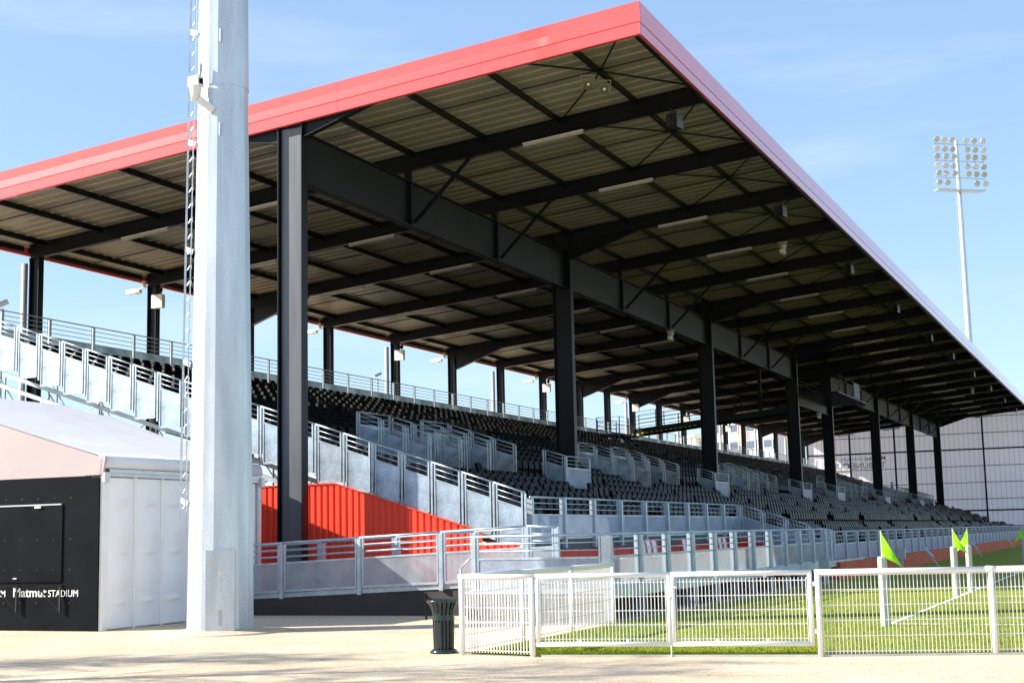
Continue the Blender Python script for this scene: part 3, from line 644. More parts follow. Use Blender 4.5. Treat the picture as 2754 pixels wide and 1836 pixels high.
# ------------------------------------------------------------------ gantry in the expansion bay
GT = thing('gantry', (-26, 91.3, 8), 'black steel camera gantry with stairs and railings hanging under the roof', 'gantry')
za = lambda X: 8.15+(X+31.2)*.09
MB().prism([(-31.2, 90.5, za(-31.2)), (-20.3, 90.5, za(-20.3)), (-20.3, 90.5, za(-20.3)+.38), (-31.2, 90.5, za(-31.2)+.38)], (0, .06, 0)).build('side_beam', STEELG, GT)
MB().prism([(-31.2, 92.3, za(-31.2)), (-20.3, 92.3, za(-20.3)), (-20.3, 92.3, za(-20.3)+.38), (-31.2, 92.3, za(-31.2)+.38)], (0, .06, 0)).build('side_beam', STEELG, GT)
MB().prism([(-31.2, 90.56, za(-31.2)+.3), (-20.3, 90.56, za(-20.3)+.3), (-20.3, 92.3, za(-20.3)+.3), (-31.2, 92.3, za(-31.2)+.3)], (0, 0, .05)).build('floor', STEEL, GT)
for n_ in range(14): MB().box(-31.1+n_*.33, -30.92+n_*.33, 90.46, 90.495, za(-31.1+n_*.33)+.02, za(-31.1+n_*.33)+.07).build('edge_strip', YELLOW, GT)
for yy in (90.52, 92.33):
    for X in [-31.2+i*1.8 for i in range(7)]:
        MB().box(X-.025, X+.025, yy-.02, yy+.02, za(X)+.38, za(X)+1.5).build('post', STEEL, GT)
    for q in (1.5, 1.2, .95, .7): MB().tube((-31.2, yy, za(-31.2)+q), (-20.4, yy, za(-20.4)+q), .018, 6).build('rail', STEEL, GT)
MB().box(-32.9, -31.2, 88.4, 92.4, 8.1, 8.22).build('landing', STEEL, GT)
for x_, y_ in ((-32.85, 88.45), (-31.25, 88.45), (-32.85, 92.35), (-32.85, 90.4), (-31.25, 90.3)):
    MB().box(x_-.025, x_+.025, y_-.025, y_+.025, 8.22, 9.3).build('post', STEEL, GT); MB().box(x_-.05, x_+.05, y_-.05, y_+.05, 6.9, 8.1).build('leg', STEEL, GT)
for q in (9.3, 9.0, 8.75, 8.5):
    MB().tube((-32.85, 88.45, q), (-31.25, 88.45, q), .016, 6).build('rail', STEEL, GT); MB().tube((-32.85, 88.45, q), (-32.85, 92.35, q), .016, 6).build('rail', STEEL, GT); MB().tube((-31.25, 88.45, q), (-31.25, 90.3, q), .016, 6).build('rail', STEEL, GT)
for n_ in range(6): MB().box(-31.2+n_*.26, -30.9+n_*.26, 88.7, 89.9, 8.0-n_*.24, 8.04-n_*.24).build('stair_tread', STEEL, GT)
for yy in (88.65, 89.95): MB().beam((-31.3, yy, 8.05), (-29.6, yy, 6.5), .04, .2).build('stringer', STEEL, GT)
MB().box(-20.3, -17.2, 90.4, 100.7, 10.2, 10.28).build('platform_floor', STEEL, GT)
for X in (-20.2, -17.25):
    for yy in (91, 93.4, 95.8, 98.2, 100.4): MB().box(X-.02, X+.02, yy-.02, yy+.02, 10.28, 11.35).build('post', STEEL, GT)
    for q in (11.35, 11.05, 10.75, 10.5): MB().tube((X, 91, q), (X, 100.4, q), .016, 6).build('rail', STEEL, GT)
MB().box(-17.24, -17.22, 96.0, 98.0, 10.35, 11.3).build('kickboard', SPKG, GT)
for X, yy in ((-26, 91.4), (-22.5, 91.4)): MB().box(X-.1, X+.1, yy-.1, yy+.1, za(X)+.38, rbot(X)).build('hanger', STEEL, GT)

# ------------------------------------------------------------------ far translucent end wall
EW = thing('end_wall', (-22, 162, 0), 'tall translucent end wall with black frame at the far end of the stand', 'wall')
MX = [-34.66, -29.88, -24.95, -20.1, -15.55, -10.9, -8.6]; TZ = [0.2, 1.6, 3.27, 4.5, 6.28, 8.06, 9.88, 11.61]
for a, b in zip(MX, MX[1:]):
    n_ = 9; w = (b-a)/n_
    for i in range(n_):
        xa, xb = a+i*w+.001, a+(i+1)*w-.001; zt_ = min(deck(xa), deck(xb)) if xb < XF else deck(XF)
        MB().box(xa, xb, 162.0, 162.03, .05, zt_).build('panel', POLY, EW)
        if i: MB().box(xa-.014, xa+.014, 161.985, 161.998, .05, zt_).build('seam_strip', GREYB, EW)
for X in MX: MB().box(X-.085, X+.085, 161.7, 161.98, 0, deck(min(X, XF))-.02).build('mullion', STEEL, EW)
for z in TZ+[13.38]:
    xa = MX[0] if z < 12 else -19
    if z < 12 and z > deck(MX[0]): xa = -30
    MB().box(xa, MX[-1], 161.82, 161.95, z-(.08 if z in (9.88, 3.27) else .03), z+(.08 if z in (9.88, 3.27) else .03)).build('transom', STEEL, EW)
def mtext(body, size, xstart, z, bold, width, nm='lettering'):
    me = text_mesh(nm, body, size, INK, bold)
    w = max(v.co.x for v in me.vertices)-min(v.co.x for v in me.vertices); k = width/w
    o = put(nm, me, EW); o.location = (xstart, 161.985, z); o.rotation_euler = (R_(90), 0, 0); o.scale = (-k, 1, 1)
mtext('Matmut', .60, -26.0, 9.16, .012, 2.3); mtext('STADIUM', .42, -28.5, 9.16, 0.0, 2.4)
mtext('TRIBUNE', .92, -26.05, 8.25, 0.0, 3.7); mtext('OUEST', .92, -30.0, 8.25, .03, 2.9)

# ------------------------------------------------------------------ near floodlight mast
MC = Vector((-16.15, 22.78, 0))
FM = thing('floodlight_mast', MC, 'thick faceted galvanised floodlight mast with ladder beside the tent', 'mast')
def shaft(z0, z1, r0, r1, n=16): return MB().tube(MC+Vector((0, 0, z0)), MC+Vector((0, 0, z1)), r0, n, r1)
shaft(0, 10.7, .632, .492).build('lower_shaft', MASTM, FM); shaft(10.55, 44, .506, .20).build('upper_shaft', MASTM, FM)
MB().lathe([(1.5, -.01), (1.1, .015), (.8, .045), (.6, .06)], MC, 20).build('sand_mound', SAND, gr, True)
dl = Vector((-.93, -.36, 0)); ds = Vector((.36, -.93, 0))
fz = lambda z: .632-(z)*.0131
lp = lambda z, off, s: MC+dl*(fz(z)*.96+off)+ds*s+Vector((0, 0, z))
MB().beam(lp(2.1, .17, .16), lp(16, .17, .16), .035, .025, ds).build('ladder_stile', GALV, FM)
MB().beam(lp(2.1, .02, .34), lp(16, .02, .34), .018, .018, ds).build('ladder_stile', GALV, FM)
z = 2.3
while z < 15:
    MB().tube(lp(z, .17, .16), lp(z, .17, .02), .009, 6).tube(lp(z, .17, .02), lp(z+.09, .12, .02), .009, 6).build('step_hook', GALV, FM)
    MB().tube(lp(z-.05, .0, .36), lp(z-.05, -.02, .42), .007, 6).tube(lp(z-.05, -.02, .42), lp(z+.03, -.02, .42), .007, 6).build('step_hook', GALV, FM)
    z += .31
for z in (2.45, 5.1, 7.3, 9.45, 11.7): MB().beam(lp(z-.04, .0, .26), lp(z+.04, .17, .16), .015, .10).build('ladder_bracket', GALV, FM)
df = Vector((.45, -.89, 0)); dr = Vector((.89, .45, 0))
cb = MB(); c0 = MC+df*.57
cb.prism([c0-dr*.18, c0+dr*.36, c0+dr*.36+df*.11, c0-dr*.18+df*.11], (0, 0, 1.53)); cab = cb.build('door_cabinet', MASTM, FM)
MB().prism([c0+dr*.06+df*.112, c0+dr*.13+df*.112, c0+dr*.13+df*.118, c0+dr*.06+df*.118], (0, 0, .28)).build('vent', GREYB, cab).location.z = .15
MB().prism([c0+dr*.07+df*.112, c0+dr*.11+df*.112, c0+dr*.11+df*.116, c0+dr*.07+df*.116], (0, 0, .42)).build('name_strip', PLW, cab).location.z = .75
ang = math.atan2(dr.y, dr.x)
for n_, ch in enumerate('C LAMPION'):
    if ch == ' ': continue
    me_ = text_mesh('lettering', ch, .05, INK, .0, .0006); o = put('lettering', me_, FM); p_ = c0+dr*.075+df*.1175
    o.location = (p_.x, p_.y, 1.13-n_*.045); o.rotation_euler = (R_(90), 0, ang)
for z in (11.4, 9.5): MB().tube(MC+df*(fz(z)+.03)+dr*.02+Vector((0, 0, z)), MC+df*(fz(z)+.03)+dr*.02+Vector((0, 0, z+.25)), .022, 8).build('cable_clamp', GALV, FM)
pb = MC+dl*.40+df*.50
PT = thing('surveillance_camera', pb+Vector((0, 0, 10.0)), 'white surveillance camera with wiper on an arm fixed to the near mast', 'camera')
def cp(a, b, z): return pb+dl*a+df*b+Vector((0, 0, z))
MB().beam(cp(-.28, .0, 10.0), cp(.0, .1, 10.22), .09, .14).build('arm', PLW, PT)
MB().lathe([(.08, 0), (.10, .12), (.125, .24), (.13, .28)], cp(.06, .1, 10.2), 14).build('base', PLW, PT, True)
hb = MB()
q = [(.20, .04, .07), (.17, .05, .105), (.05, .10, .11), (-.05, .15, .09)]
for (a0, b0, w0), (a1, b1, w1) in zip(q, q[1:]):
    hb.beam(cp(a0, b0, 10.56), cp(a1, b1, 10.56), w0*1.5, w0*1.9)
hb.build('housing', PLW, PT); MB().beam(cp(-.05, .15, 10.56), cp(-.06, .16, 10.56), .09, .10).build('window', BLACK, PT)
MB().beam(cp(-.02, .05, 10.68), cp(-.04, .05, 10.95), .08, .02).build('infrared_lamp', GREYB, PT)

# ------------------------------------------------------------------ far floodlight mast
FX, FY = -17.0, 169.0
F2 = thing('floodlight_mast', (FX, FY, 0), 'slim distant floodlight mast with a head of round lamps above the roof', 'mast')
MB().tube((FX, FY, 0), (FX, FY, 46.2), .52, 16, .22).build('shaft', MASTM, F2)
MB().tube((FX-.75, FY-.3, 0), (FX-.42, FY-.3, 40), .03, 5).build('ladder', GALV, F2)
hdx = Vector((.80, .60, 0)); hdy = Vector((.60, -.80, 0))
lm = MB().tube((0, 0, 0), (.14, 0, 0), .12, 12, .31).tube((.14, 0, 0), (.30, 0, 0), .31, 12, .35).mesh('lamp', GREYB, True); lg = MB().tube((.302, 0, 0), (.315, 0, 0), .33, 12).mesh('glass', LENS)
for r, zc in enumerate((45.6, 43.6, 41.6)):
    MB().beam(Vector((FX, FY, zc))+hdx*-3.2+hdy*.4, Vector((FX, FY, zc))+hdx*3.2+hdy*.4, .09, .09).build('crossbar', GALV, F2)
    for sgn in (.55, -.55):
        for q in (-2.9, -1.85, -.85, .95, 2.0, 3.0):
            if r == 2 and sgn < 0 and abs(q) < 1: continue
            p = Vector((FX, FY, zc+sgn))+hdx*q+hdy*.55
            a = rnd.uniform(-.5, .2)+(.35 if q > 2 else 0)
            o = put('lamp', lm, F2, p, (0, R_(28), R_(-66)+a)); o2 = put('glass', lg, o); o2.matrix_parent_inverse = Matrix()
            MB().tube(Vector((FX, FY, zc))+hdx*q+hdy*.4, p, .03, 5).build('lamp_arm', GALV, F2)
pf_ = Vector((FX, FY, 40.0))
MB().beam(pf_+hdx*-3.4+hdy*.7, pf_+hdx*2.6+hdy*.7, 1.1, .12).build('maintenance_platform', GALV, F2)
for q in (-3.4, -2.4, 2.5): MB().beam(pf_+hdx*q+hdy*1.2, pf_+hdx*q+hdy*1.2+Vector((0, 0, 1.6)), .05, .05).build('platform_post', GALV, F2)
for zz in (.8, 1.6): MB().tube(pf_+hdx*-3.4+hdy*1.2+Vector((0, 0, zz)), pf_+hdx*-2.4+hdy*1.2+Vector((0, 0, zz)), .03, 6).tube(pf_+hdx*-3.4+hdy*.2+Vector((0, 0, zz)), pf_+hdx*-3.4+hdy*1.2+Vector((0, 0, zz)), .03, 6).build('platform_rail', GALV, F2)

# ------------------------------------------------------------------ tent and kiosk
TT = thing('marquee_tent', (-24, 25.5, 0), 'white marquee tent with pitched canvas roof and moulded wall panels', 'tent')
TY0, TY1, TXR, TXC = 22.66, 28.15, -18.85, -24.6
zr_ = lambda X: 3.45+(TXR-.15-X)*.305
m = MB(); NU, NV = 14, 8
for i in range(NU+1):
    X = TXR-.1+(TXC-TXR+.1)*i/NU
    for j in range(NV+1):
        y = TY0-.03+(TY1-TY0+.06)*j/NV; sag = -.07*math.sin(math.pi*i/NU)*(0.6+.4*math.sin(math.pi*j/NV*2)**2)
        m.v.append((X, y, zr_(X)+sag))
m.f = [(i*(NV+1)+j, (i+1)*(NV+1)+j, (i+1)*(NV+1)+j+1, i*(NV+1)+j+1) for i in range(NU) for j in range(NV)]
for i in range(NU): pass
o = m.build('roof_slope', TENT, TT, True)
m2 = MB(); m2.add([(2*TXC-x, y, z) for x, y, z in m.v], [f[::-1] for f in m.f]); m2.build('roof_slope', TENT, TT, True)
e = MB()
arc = [(TXR-.12, 3.47), (TXR-.02, 3.43), (TXR+.03, 3.34), (TXR+.04, 3.19), (TXR+.0, 3.18), (TXR-.01, 3.33), (TXR-.14, 3.44)]
e.prism([(x, TY0-.02, z) for x, z in arc], (0, TY1-TY0+.04, 0)); e.build('eave_valance', TENT, TT, True)
MB().box(TXR-.06, TXR+.045, TY0+.1, TY1-.05, 3.09, 3.17).box(TXR-.06, TXR+.03, TY0+.1, TY1-.05, 3.02, 3.085).build('gutter', ALU, TT)
gb_ = MB(); gb_.prism([(TXR-.1, TY0, 3.05), (TXR-.1, TY0, 3.42), (TXC, TY0, zr_(TXC)-.06), (2*TXC-TXR+.1, TY0, 3.42), (2*TXC-TXR+.1, TY0, 3.05)], (0, .03, 0)); gb_.build('gable', TENTG, TT)
MB().prism([(TXR-.1, TY1-.03, 3.05), (TXR-.1, TY1-.03, 3.42), (TXC, TY1-.03, zr_(TXC)-.06), (2*TXC-TXR+.1, TY1-.03, 3.42), (2*TXC-TXR+.1, TY1-.03, 3.05)], (0, .03, 0)).build('gable', TENTG, TT)
MB().box(2*TXC-TXR, TXR-.25, TY0-.05, TY0-.003, 3.04, 3.22).build('awning_roll', TENTG, TT)
MB().box(TXR-.45, TXR-.02, TY0-.06, TY0-.004, 3.05, 3.38).beam((TXR-.05, TY0-.03, 3.05), (TXR+.02, TY0-.03, 3.42), .06, .10).build('corner_cover', TENTG, TT)
MB().box(TXR-.02, TXR+.06, TY0-.06, TY0+.08, 2.9, 3.1).build('gutter_end', ALU, TT); MB().box(TXR-.02, TXR+.08, TY1-.08, TY1+.06, 2.92, 3.14).build('gutter_end', ALU, TT)
npan = 6; L = (TY1-.12-(TY0+.12))/npan
wp = MB()
NI, NJ = 14, 90
b0 = len(wp.v)
for i in range(NI+1):
    for j in range(NJ+1):
        u, v = i/NI, j/NJ; d = .035*math.sin(math.pi*u)**.5*(1 if 0 < u < 1 else 0)
        
        for vc in (.17, .50, .83): d += .045*math.exp(-((v-vc)/.014)**2)*math.exp(-((u-.5)/.22)**2) + .02*math.exp(-((v-vc-.12)/.10)**2)*math.exp(-((u-.5)/.3)**2)
        wp.v.append((TXR-.05+d, .03+u*(L-.06), .03+v*2.97))
wp.f = [(i*(NJ+1)+j, (i+1)*(NJ+1)+j, (i+1)*(NJ+1)+j+1, i*(NJ+1)+j+1) for i in range(NI) for j in range(NJ)]
wp.box(TXR-.09, TXR-.055, .0, L, .0, 3.0)
wpm = wp.mesh('wall_panel', TENTW, True)
for i in range(npan):
    put('wall_panel', wpm, TT, (0, TY0+.12+i*L, 0)); MB().box(TXR-.06, TXR-.01, TY0+.12+i*L-.025, TY0+.12+i*L+.025, 0, 3.02).build('post', TENTW, TT)
MB().box(TXR-.08, TXR+.02, TY1-.12, TY1, 0, 3.02).build('post', ALU, TT)
MB().box(TXR-.075, TXR-.005, TY0-.03, TY0+.125, 0, 3.02).build('post', WHITE, TT)
MB().box(2*TXC-TXR, 2*TXC-TXR+.05, TY0+.05, TY1-.05, 0, 3.05).build('wall_panel', TENTW, TT)
MB().box(2*TXC-TXR, TXR-.1, TY1-.06, TY1-.035, 0, 3.05).build('wall_panel', TENTW, TT)
T2 = thing('marquee_tent', (-25.5, 29.6, 0), 'second white marquee tent behind the first, its roof just showing', 'tent')
q2 = [(-21.3, 3.62), (-25.4, 5.12), (-29.5, 3.62)]
MB().prism([(x, 28.35, z) for x, z in q2]+[(x, 28.35, z-.03) for x, z in q2[::-1]], (0, 2.4, 0)).build('roof', TENT, T2)
for yy in (28.36, 30.70): MB().prism([(-21.35, yy, 0), (-21.35, yy, 3.56), (-25.4, yy, 5.06), (-29.45, yy, 3.56), (-29.45, yy, 0)], (0, .03, 0)).build('gable', TENTG, T2)
MB().box(-21.38, -21.32, 28.4, 30.7, 0, 3.58).build('wall', TENTW, T2)
KO = thing('kiosk_front', (-21, 22.6, 0), 'black kiosk front with hinged serving hatch and white lettering', 'kiosk')
KX0 = -26.0
MB().box(KX0, TXR-.32, TY0-.05, TY0-.006, .0, 3.04).build('wall', BLACK, KO)
MB().box(TXR-.31, TXR-.07, TY0-.07, TY0-.01, .0, 3.0).build('corner_post', BLACK, KO)
hatch = MB().box(-24.6, -19.83, TY0-.075, TY0-.052, .96, 2.47).build('hatch', BLACK, KO)
MB().box(-24.6, -19.85, TY0-.095, TY0-.053, 2.48, 2.51).build('hinge_rail', GREYB, KO)
MB().box(-20.52, -20.36, TY0-.11, TY0-.096, 2.43, 2.47).build('latch', PLW, KO); MB().box(-21.05, -20.95, TY0-.10, TY0-.076, 1.02, 1.05).build('handle', ALU, hatch)
for X in (-20.92, -19.81, -22.03):
    MB().beam((X, TY0-.12, .87), (X, TY0-.12, .37), .03, .03).beam((X, TY0-.06, .88), (X-.42, TY0-.3, .88), .03, .03).beam((X-.40, TY0-.3, .87), (X, TY0-.1, .38), .03, .03).build('shelf_bracket', SPK, KO)
for i in range(24):
    X = -19.62-(i % 6)*.42; z = (.55, 1.2, 1.8, 2.62)[i//6]; MB().box(X-.004, X+.004, TY0-.078, TY0-.05, z-.004, z+.004).build('rivet', GREYB, KO)
def ktext(body, size, x, z, bold, width):
    me = text_mesh('lettering', body, size, WINK, bold); w = max(v.co.x for v in me.vertices)-min(v.co.x for v in me.vertices)
    o = put('lettering', me, KO); o.location = (x, TY0-.056, z); o.rotation_euler = (R_(90), 0, 0); o.scale = (width/w, 1, 1)
for dx in (0, -1.86):
    ktext('Matmut', .255, -21.08+dx, .67, .0025, .86); ktext('STADIUM', .19, -20.17+dx, .67, .0, .75)

# ------------------------------------------------------------------ white pitch fence, gates, bin
wcache = {}
def wires(L, z0, z1, hs, n=None, r=.0046):
    m = MB(); n = n or round(L/.05)
    for i in range(n+1):
        x = L*i/n; m.box(x-r, x+r, -r, r, z0, z1)
    for z in hs: m.box(0, L, r, r+.009, z-.0062, z+.0062)
    return m
def fence_panel(root, p, q, posts=(1, 1), r=.0046):
    p, q = Vector((*p, 0)), Vector((*q, 0)); L = (q-p).length; a = math.atan2(q.y-p.y, q.x-p.x)
    def add(nm, m, smooth=False):
        o = m.build(nm, WHITE, root, smooth); o.rotation_euler = (0, 0, a); o.location = p; return o
    if posts[0]: add('post', MB().tube((0, 0, -.05), (0, 0, 1.08), .036, 12), True)
    if posts[1]: add('post', MB().tube((L, 0, -.05), (L, 0, 1.08), .036, 12), True)
    add('top_rail', MB().tube((-.036, 0, 1.1), (L+.036, 0, 1.1), .036, 12), True)
    o = add('mesh_infill', wires(L-.10, .035, 1.07, (.067, .265, .467, .665, .867, 1.055), r=r)); o.location = p+Vector((math.cos(a), math.sin(a), 0))*.05; o['kind'] = 'stuff'
def gate(p, q, lab, lock):
    root = thing('gate', (*p, 0), lab, 'gate', 'leaves of the white pitch gate')
    p, q = Vector((*p, 0)), Vector((*q, 0)); L = (q-p).length; a = math.atan2(q.y-p.y, q.x-p.x)
    def add(nm, m, smooth=False):
        o = m.build(nm, WHITE, root, smooth); o.rotation_euler = (0, 0, a); o.location = p; return o
    fr = [((0, 0, .17), (0, 0, 1.1)), ((L, 0, .17), (L, 0, 1.1)), ((-.03, 0, 1.1), (L+.03, 0, 1.1)), ((-.03, 0, .17), (L+.03, 0, .17))]
    for (u, v), nm in zip(fr, ('stile', 'stile', 'top_bar', 'bottom_bar')): add(nm, MB().tube(u, v, .033, 12), True)
    for x in (L*.32, L*.68): add('spacer', MB().box(x-.02, x+.02, -.008, .008, 1.04, 1.08).box(x-.02, x+.02, -.008, .008, .195, .24))
    o = add('mesh_infill', wires(L-.10, .205, 1.045, (.24, .43, .62, .81, 1.0))); o.location = p+Vector((math.cos(a), math.sin(a), 0))*.05; o['kind'] = 'stuff'
    if lock:
        add('lock_box', MB().box(L-.03, L+.06, -.06, .0, .80, .98)); add('drop_bolt', MB().tube((L+.01, -.02, .0), (L+.01, -.02, .8), .009, 6)); add('handle', MB().tube((L-.02, -.10, .93), (L+.12, -.10, .93), .012, 6))
    else:
        add('hinge', MB().box(L+.03, L+.075, -.02, .02, .30, .36).box(L+.03, L+.075, -.02, .02, .92, .98))
FN = thing('pitch_fence', (-9.12, 22, 0), 'white tubular mesh fence running back from the bin towards the ramp', 'fence')
pp = [(-9.12, 18.76), (-9.14, 21.0), (-9.17, 23.2), (-9.2, 25.4)]
for i, (a, b) in enumerate(zip(pp, pp[1:])): fence_panel(FN, a, b, (1 if i else 0, 1 if i == 2 else 0), .003)
FN = thing('pitch_fence', (-8.5, 18.6, 0), 'short white mesh fence panel between the bin and the gate', 'fence')
fence_panel(FN, (-9.12, 18.75), (-7.92, 18.53))
gate((-7.84, 18.545), (-6.02, 18.84), 'white mesh gate leaf on the left, with the lock box', True)
gate((-5.97, 18.85), (-4.16, 19.15), 'white mesh gate leaf on the right, hinged beside the corner flag', False)
FN = thing('pitch_fence', (-3, 19.5, 0), 'white tubular mesh fence to the right of the gate in front of the pitch', 'fence')
pp = [(-4.06, 19.17), (-1.92, 19.83), (.2, 20.48), (2.3, 21.1)]
for i, (a, b) in enumerate(zip(pp, pp[1:])): fence_panel(FN, a, b, (1 if i == 0 else 0, 1))
MB().tube((-1.92-.06, 19.81, 1.1), (-1.86, 19.85, 1.1), .042, 12).build('clamp', WHITE, FN, True)
BN = thing('litter_bin', (-9.53, 18.98, 0), 'dark green slatted metal litter bin with flared rim beside the white fence', 'bin')
bc = Vector((-9.53, 18.98, 0))
prof = [(.150, .05), (.155, .20), (.158, .40), (.160, .55), (.170, .62), (.195, .68), (.235, .735)]
for i in range(18):
    a = 2*math.pi*i/18; m = MB(); da = .085
    for (ra, z0), (rb, z1) in zip(prof, prof[1:]):
        P4 = [bc+Vector((r*math.cos(a+s*da), r*math.sin(a+s*da), z)) for r, z, s in ((ra, z0, -1), (ra, z0, 1), (rb, z1, 1), (rb, z1, -1))]
        n_ = Vector((math.cos(a), math.sin(a), 0))*-.006; m.prism(P4, n_)
    m.build('slat', BINM, BN)
tor = lambda R, z, r: MB().lathe([(R-r, z), (R-r*.6, z+r*.8), (R, z+r), (R+r*.6, z+r*.8), (R+r, z), (R+r*.6, z-r*.8), (R, z-r), (R-r*.6, z-r*.8), (R-r, z)], bc, 24)
tor(.225, .745, .022).build('rim', BINM, BN, True)
MB().lathe([(.148, .47), (.163, .47), (.163, .55), (.148, .55)], bc, 24).build('band', BINM, BN)
MB().lathe([(.02, 0), (.20, 0), (.205, .02), (.175, .05), (.02, .055)], bc, 24).build('base', BINM, BN, True)
MB().lathe([(.10, .06), (.125, .07), (.13, .6), (.10, .6)], bc, 20).build('liner', SPK, BN)

# ------------------------------------------------------------------ corner posts with flags, boxes by the pitch
def flag(x, y, lab, sgn=1, drop=0.0):
    t = thing('corner_post', (x, y, 0), lab, 'corner flag', 'corner posts with green flags')
    MB().lathe([(.075, .012), (.082, .03), (.082, 1.15), (.07, 1.18)], (0, 0, 0), 8).build('padded_post', PAD).parent = t
    MB().tube((0, 0, 1.18), (0, 0, 1.62), .014, 8).build('pole', PAD).parent = t
    m = MB(); n_ = 8
    for i in range(n_+1):
        u = i/n_; w = .02+.30*u
        wob = .022*math.sin(u*5)
        m.v += [(0, -.01, 1.60-u*.42), (sgn*w*.55, -.03+wob, 1.60-u*.50), (sgn*w, .01-wob*1.4, 1.60-u*.56-.04)]
    for i in range(n_):
        for j in range(2): a = i*3+j; m.f.append((a, a+1, a+4, a+3))
    back = [(x_, y_+.006, z_) for x_, y_, z_ in m.v]; b = len(m.v); fs = list(m.f); m.v += back; m.f += [tuple(b+i for i in f)[::-1] for f in fs]
    m.build('flag', FLUO, None, True).parent = t
flag(-4.17, 25.0, 'padded corner post with bright green flag, nearest to the gate')
flag(-4.25, 35.57, 'padded post with bright green flag, second along the touchline')
flag(-4.2, 38.2, 'padded post with bright green flag, third and just behind the second', -1)
flag(-4.2, 56.0, 'padded post with bright green flag at the right edge, far along the touchline', -1)
for x, y, h, lab in ((-8.95, 43.4, .76, 'grey cable box on a stand at the end of the platform'), (-8.6, 55.9, .86, 'grey cable box on a post against the rust red skirting')):
    t = thing('cable_box', (x, y, 0), lab, 'box')
    MB().box(-.15, .15, -.1, .1, h-.38, h).build('box', GREYB).parent = t; MB().box(-.16, .16, -.105, .105, h, h+.02).build('lid', GREYB).parent = t; MB().box(-.05, .05, -.04, .04, 0, h-.38).build('post', GALV).parent = t
for x, y, lab in ((-8.2, 62.5, 'tilted grey floor lamp leaning on the pitch edge, nearest'), (-8.2, 80, 'tilted grey floor lamp on the pitch edge, second along'), (-8.2, 101, 'tilted grey floor lamp on the pitch edge, third along')):
    t = thing('ground_lamp', (x, y, 0), lab, 'lamp')
    MB().beam((.10, 0, .03), (-.42, 0, .62), .06, .05).build('leg', GALV).parent = t; MB().beam((-.12, 0, .38), (-.5, 0, .82), .30, .09).build('lamp', GREYB).parent = t

# ------------------------------------------------------------------ buildings behind
def block(name, loc, w, d, h, rz, wallm, label, cat, cols_, rows_, accents=()):
    t = thing(name, loc, label, cat, rz=rz)
    def add(nm, m, mt, par=None):
        o = m.build(nm, mt); o.parent = par or t; return o
    add('wall', MB().box(-w/2, w/2, -d/2, d/2, 0, h), wallm); add('roof', MB().box(-w/2-.3, w/2+.3, -d/2-.3, d/2+.3, h, h+.5), PALE)
    for a, b in accents: add('facade_strip', MB().box(-w/2+a*w, -w/2+b*w, -d/2-.12, -d/2-.01, 0, h-.2), BROWN)
    for c in range(cols_):
        for r in range(rows_):
            x = -w/2+(c+.5)*w/cols_; z = h*(r+.5)/rows_
            wd = add('window', MB().box(x-.9, x+.9, -d/2-.22, -d/2-.125, z-.8, z+.8), PALE); g_ = MB().box(x-.75, x+.75, -d/2-.25, -d/2-.225, z-.65, z+.65).build('pane', GLASS); g_.parent = wd
    return t
block('apartment_block', (-62.5, 250, 0), 13, 11, 21.0, R_(-12), PALE, 'pale apartment block with brown facade strip seen behind the back row', 'building', 4, 7, ((.42, .58),))
block('apartment_block', (-74, 262, 0), 10, 14, 19.0, R_(30), CREAM, 'cream sunlit apartment block to the left of the pale one', 'building', 3, 6)
block('low_building', (-66, 200, 0), 26, 10, 12.6, R_(-10), PINK, 'low pinkish building seen under the gantry behind the stand', 'building', 7, 4)
block('low_building', (-64, 60, 0), 30, 12, 7.2, R_(-38), PINK, 'pale pinkish building glimpsed beneath the stepped end railing', 'building', 6, 2)

# ------------------------------------------------------------------ one spectator far up the stand
pe = thing('person', (-23.6, 150, tz(10)), 'distant person in a blue shirt standing among the far seats', 'person')
me = bpy.data.meshes.new('body')
J = [(0, 0, .95), (0, 0, 1.2), (0, 0, 1.42), (0, 0, 1.52), (0, 0, 1.66), (.0, .1, .9), (.03, .11, .5), (0, .11, .06), (.1, .11, .03), (0, -.1, .9), (-.03, -.11, .5), (0, -.11, .06), (.1, -.11, .03), (0, .2, 1.4), (.02, .27, 1.12), (.1, .27, .88), (0, -.2, 1.4), (.02, -.27, 1.12), (.1, -.27, .88)]
Ed = [(0, 1), (1, 2), (2, 3), (3, 4), (0, 5), (5, 6), (6, 7), (7, 8), (0, 9), (9, 10), (10, 11), (11, 12), (2, 13), (13, 14), (14, 15), (2, 16), (16, 17), (17, 18)]
rad = [.15, .14, .15, .06, .10, .09, .065, .045, .04, .09, .065, .045, .04, .065, .045, .035, .065, .045, .035]
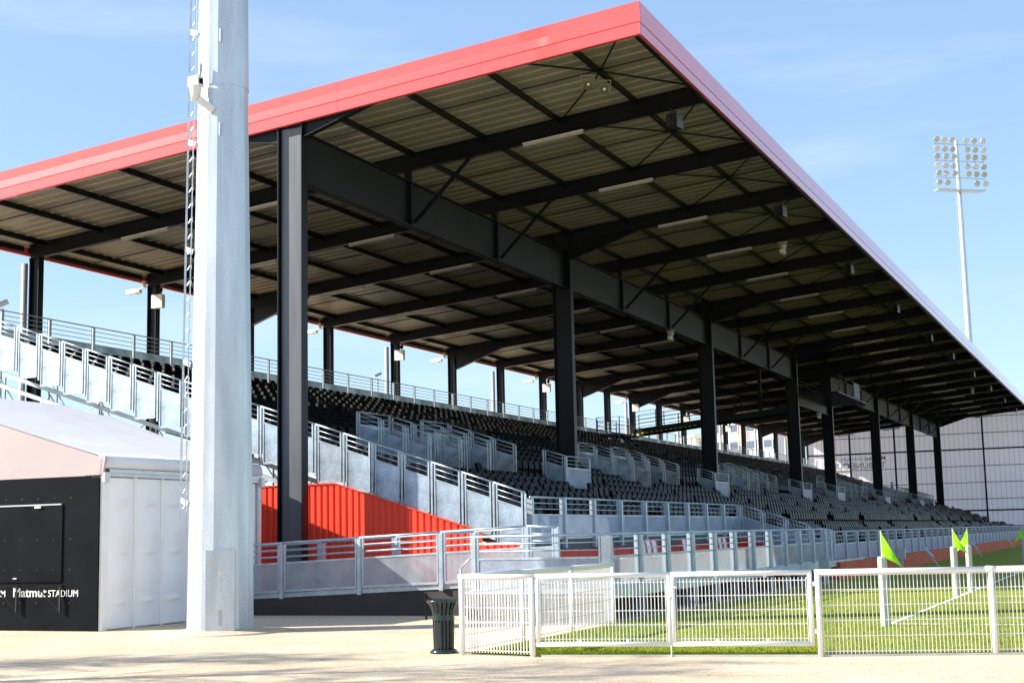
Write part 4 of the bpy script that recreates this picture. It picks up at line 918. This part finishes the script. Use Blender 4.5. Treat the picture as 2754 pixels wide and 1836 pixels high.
me.from_pydata(J, Ed, []); bo = bpy.data.objects.new('body', me); col.objects.link(bo)
md = bo.modifiers.new('skin', 'SKIN')
for v, r in zip(me.skin_vertices[0].data, rad): v.radius = (r, r)
me.skin_vertices[0].data[0].use_root = True
bo.modifiers.new('sub', 'SUBSURF').levels = 1; me.materials.append(CLOTH); bo.parent = pe
MB().lathe([(.02, .13), (.09, .10), (.11, .02), (.10, -.05)][::-1], (-.01, 0, 1.68), 10).build('hair', HAIR, None, True).parent = pe
MB().lathe([(.15, .0), (.165, .25), (.16, .5)], (0, 0, .88), 10).build('shirt', CLOTH, None, True).parent = pe

# ------------------------------------------------------------------ trees left of the view: their shadows reach the sand
def tree(x, y, h, lab, seed):
    r = random.Random(seed); t = thing('tree', (x, y, 0), lab, 'tree', 'tall slender trees left of the tent'); tr = MB(); lf = MB()
    tr.tube((0, 0, 0), (0, 0, h), h*.012, 8, .02)
    for i in range(90):
        z = h*(.16+.83*i/90); L = (1.6*math.sin(math.pi*min(1, (1-z/h)*1.15+.08))+.12)*r.uniform(.6, 1.15); a = r.uniform(0, 6.28)
        p = Vector((0, 0, z)); q = p+Vector((math.cos(a)*L, math.sin(a)*L, L*.8)); tr.tube(p, q, .03, 5, .008)
        for j in range(26):
            c = p.lerp(q, r.uniform(.25, 1.08))+Vector((r.gauss(0, .14), r.gauss(0, .14), r.gauss(0, .16))); s_ = r.uniform(.035, .075)
            u = Vector((r.uniform(-1, 1), r.uniform(-1, 1), r.uniform(-1, 1))).normalized()*s_; w = u.orthogonal().normalized()*s_*.6
            lf.add([c-u, c+w, c+u, c-w], [(0, 1, 2, 3)])
    tr.build('trunk', BARK).parent = t; lf.build('crown', LEAF).parent = t
tree(-25.0, 8.5, 13.5, 'tall slender poplar out of view, second from the tent', 3)
tree(-28.5, 9.4, 12.0, 'tall slender poplar out of view, nearest the tent', 5)
tree(-26.0, 6.6, 14.0, 'tall slender poplar out of view, nearest the camera', 9)
tree(-31.0, 8.6, 13.0, 'tall slender poplar out of view, farthest left', 12)
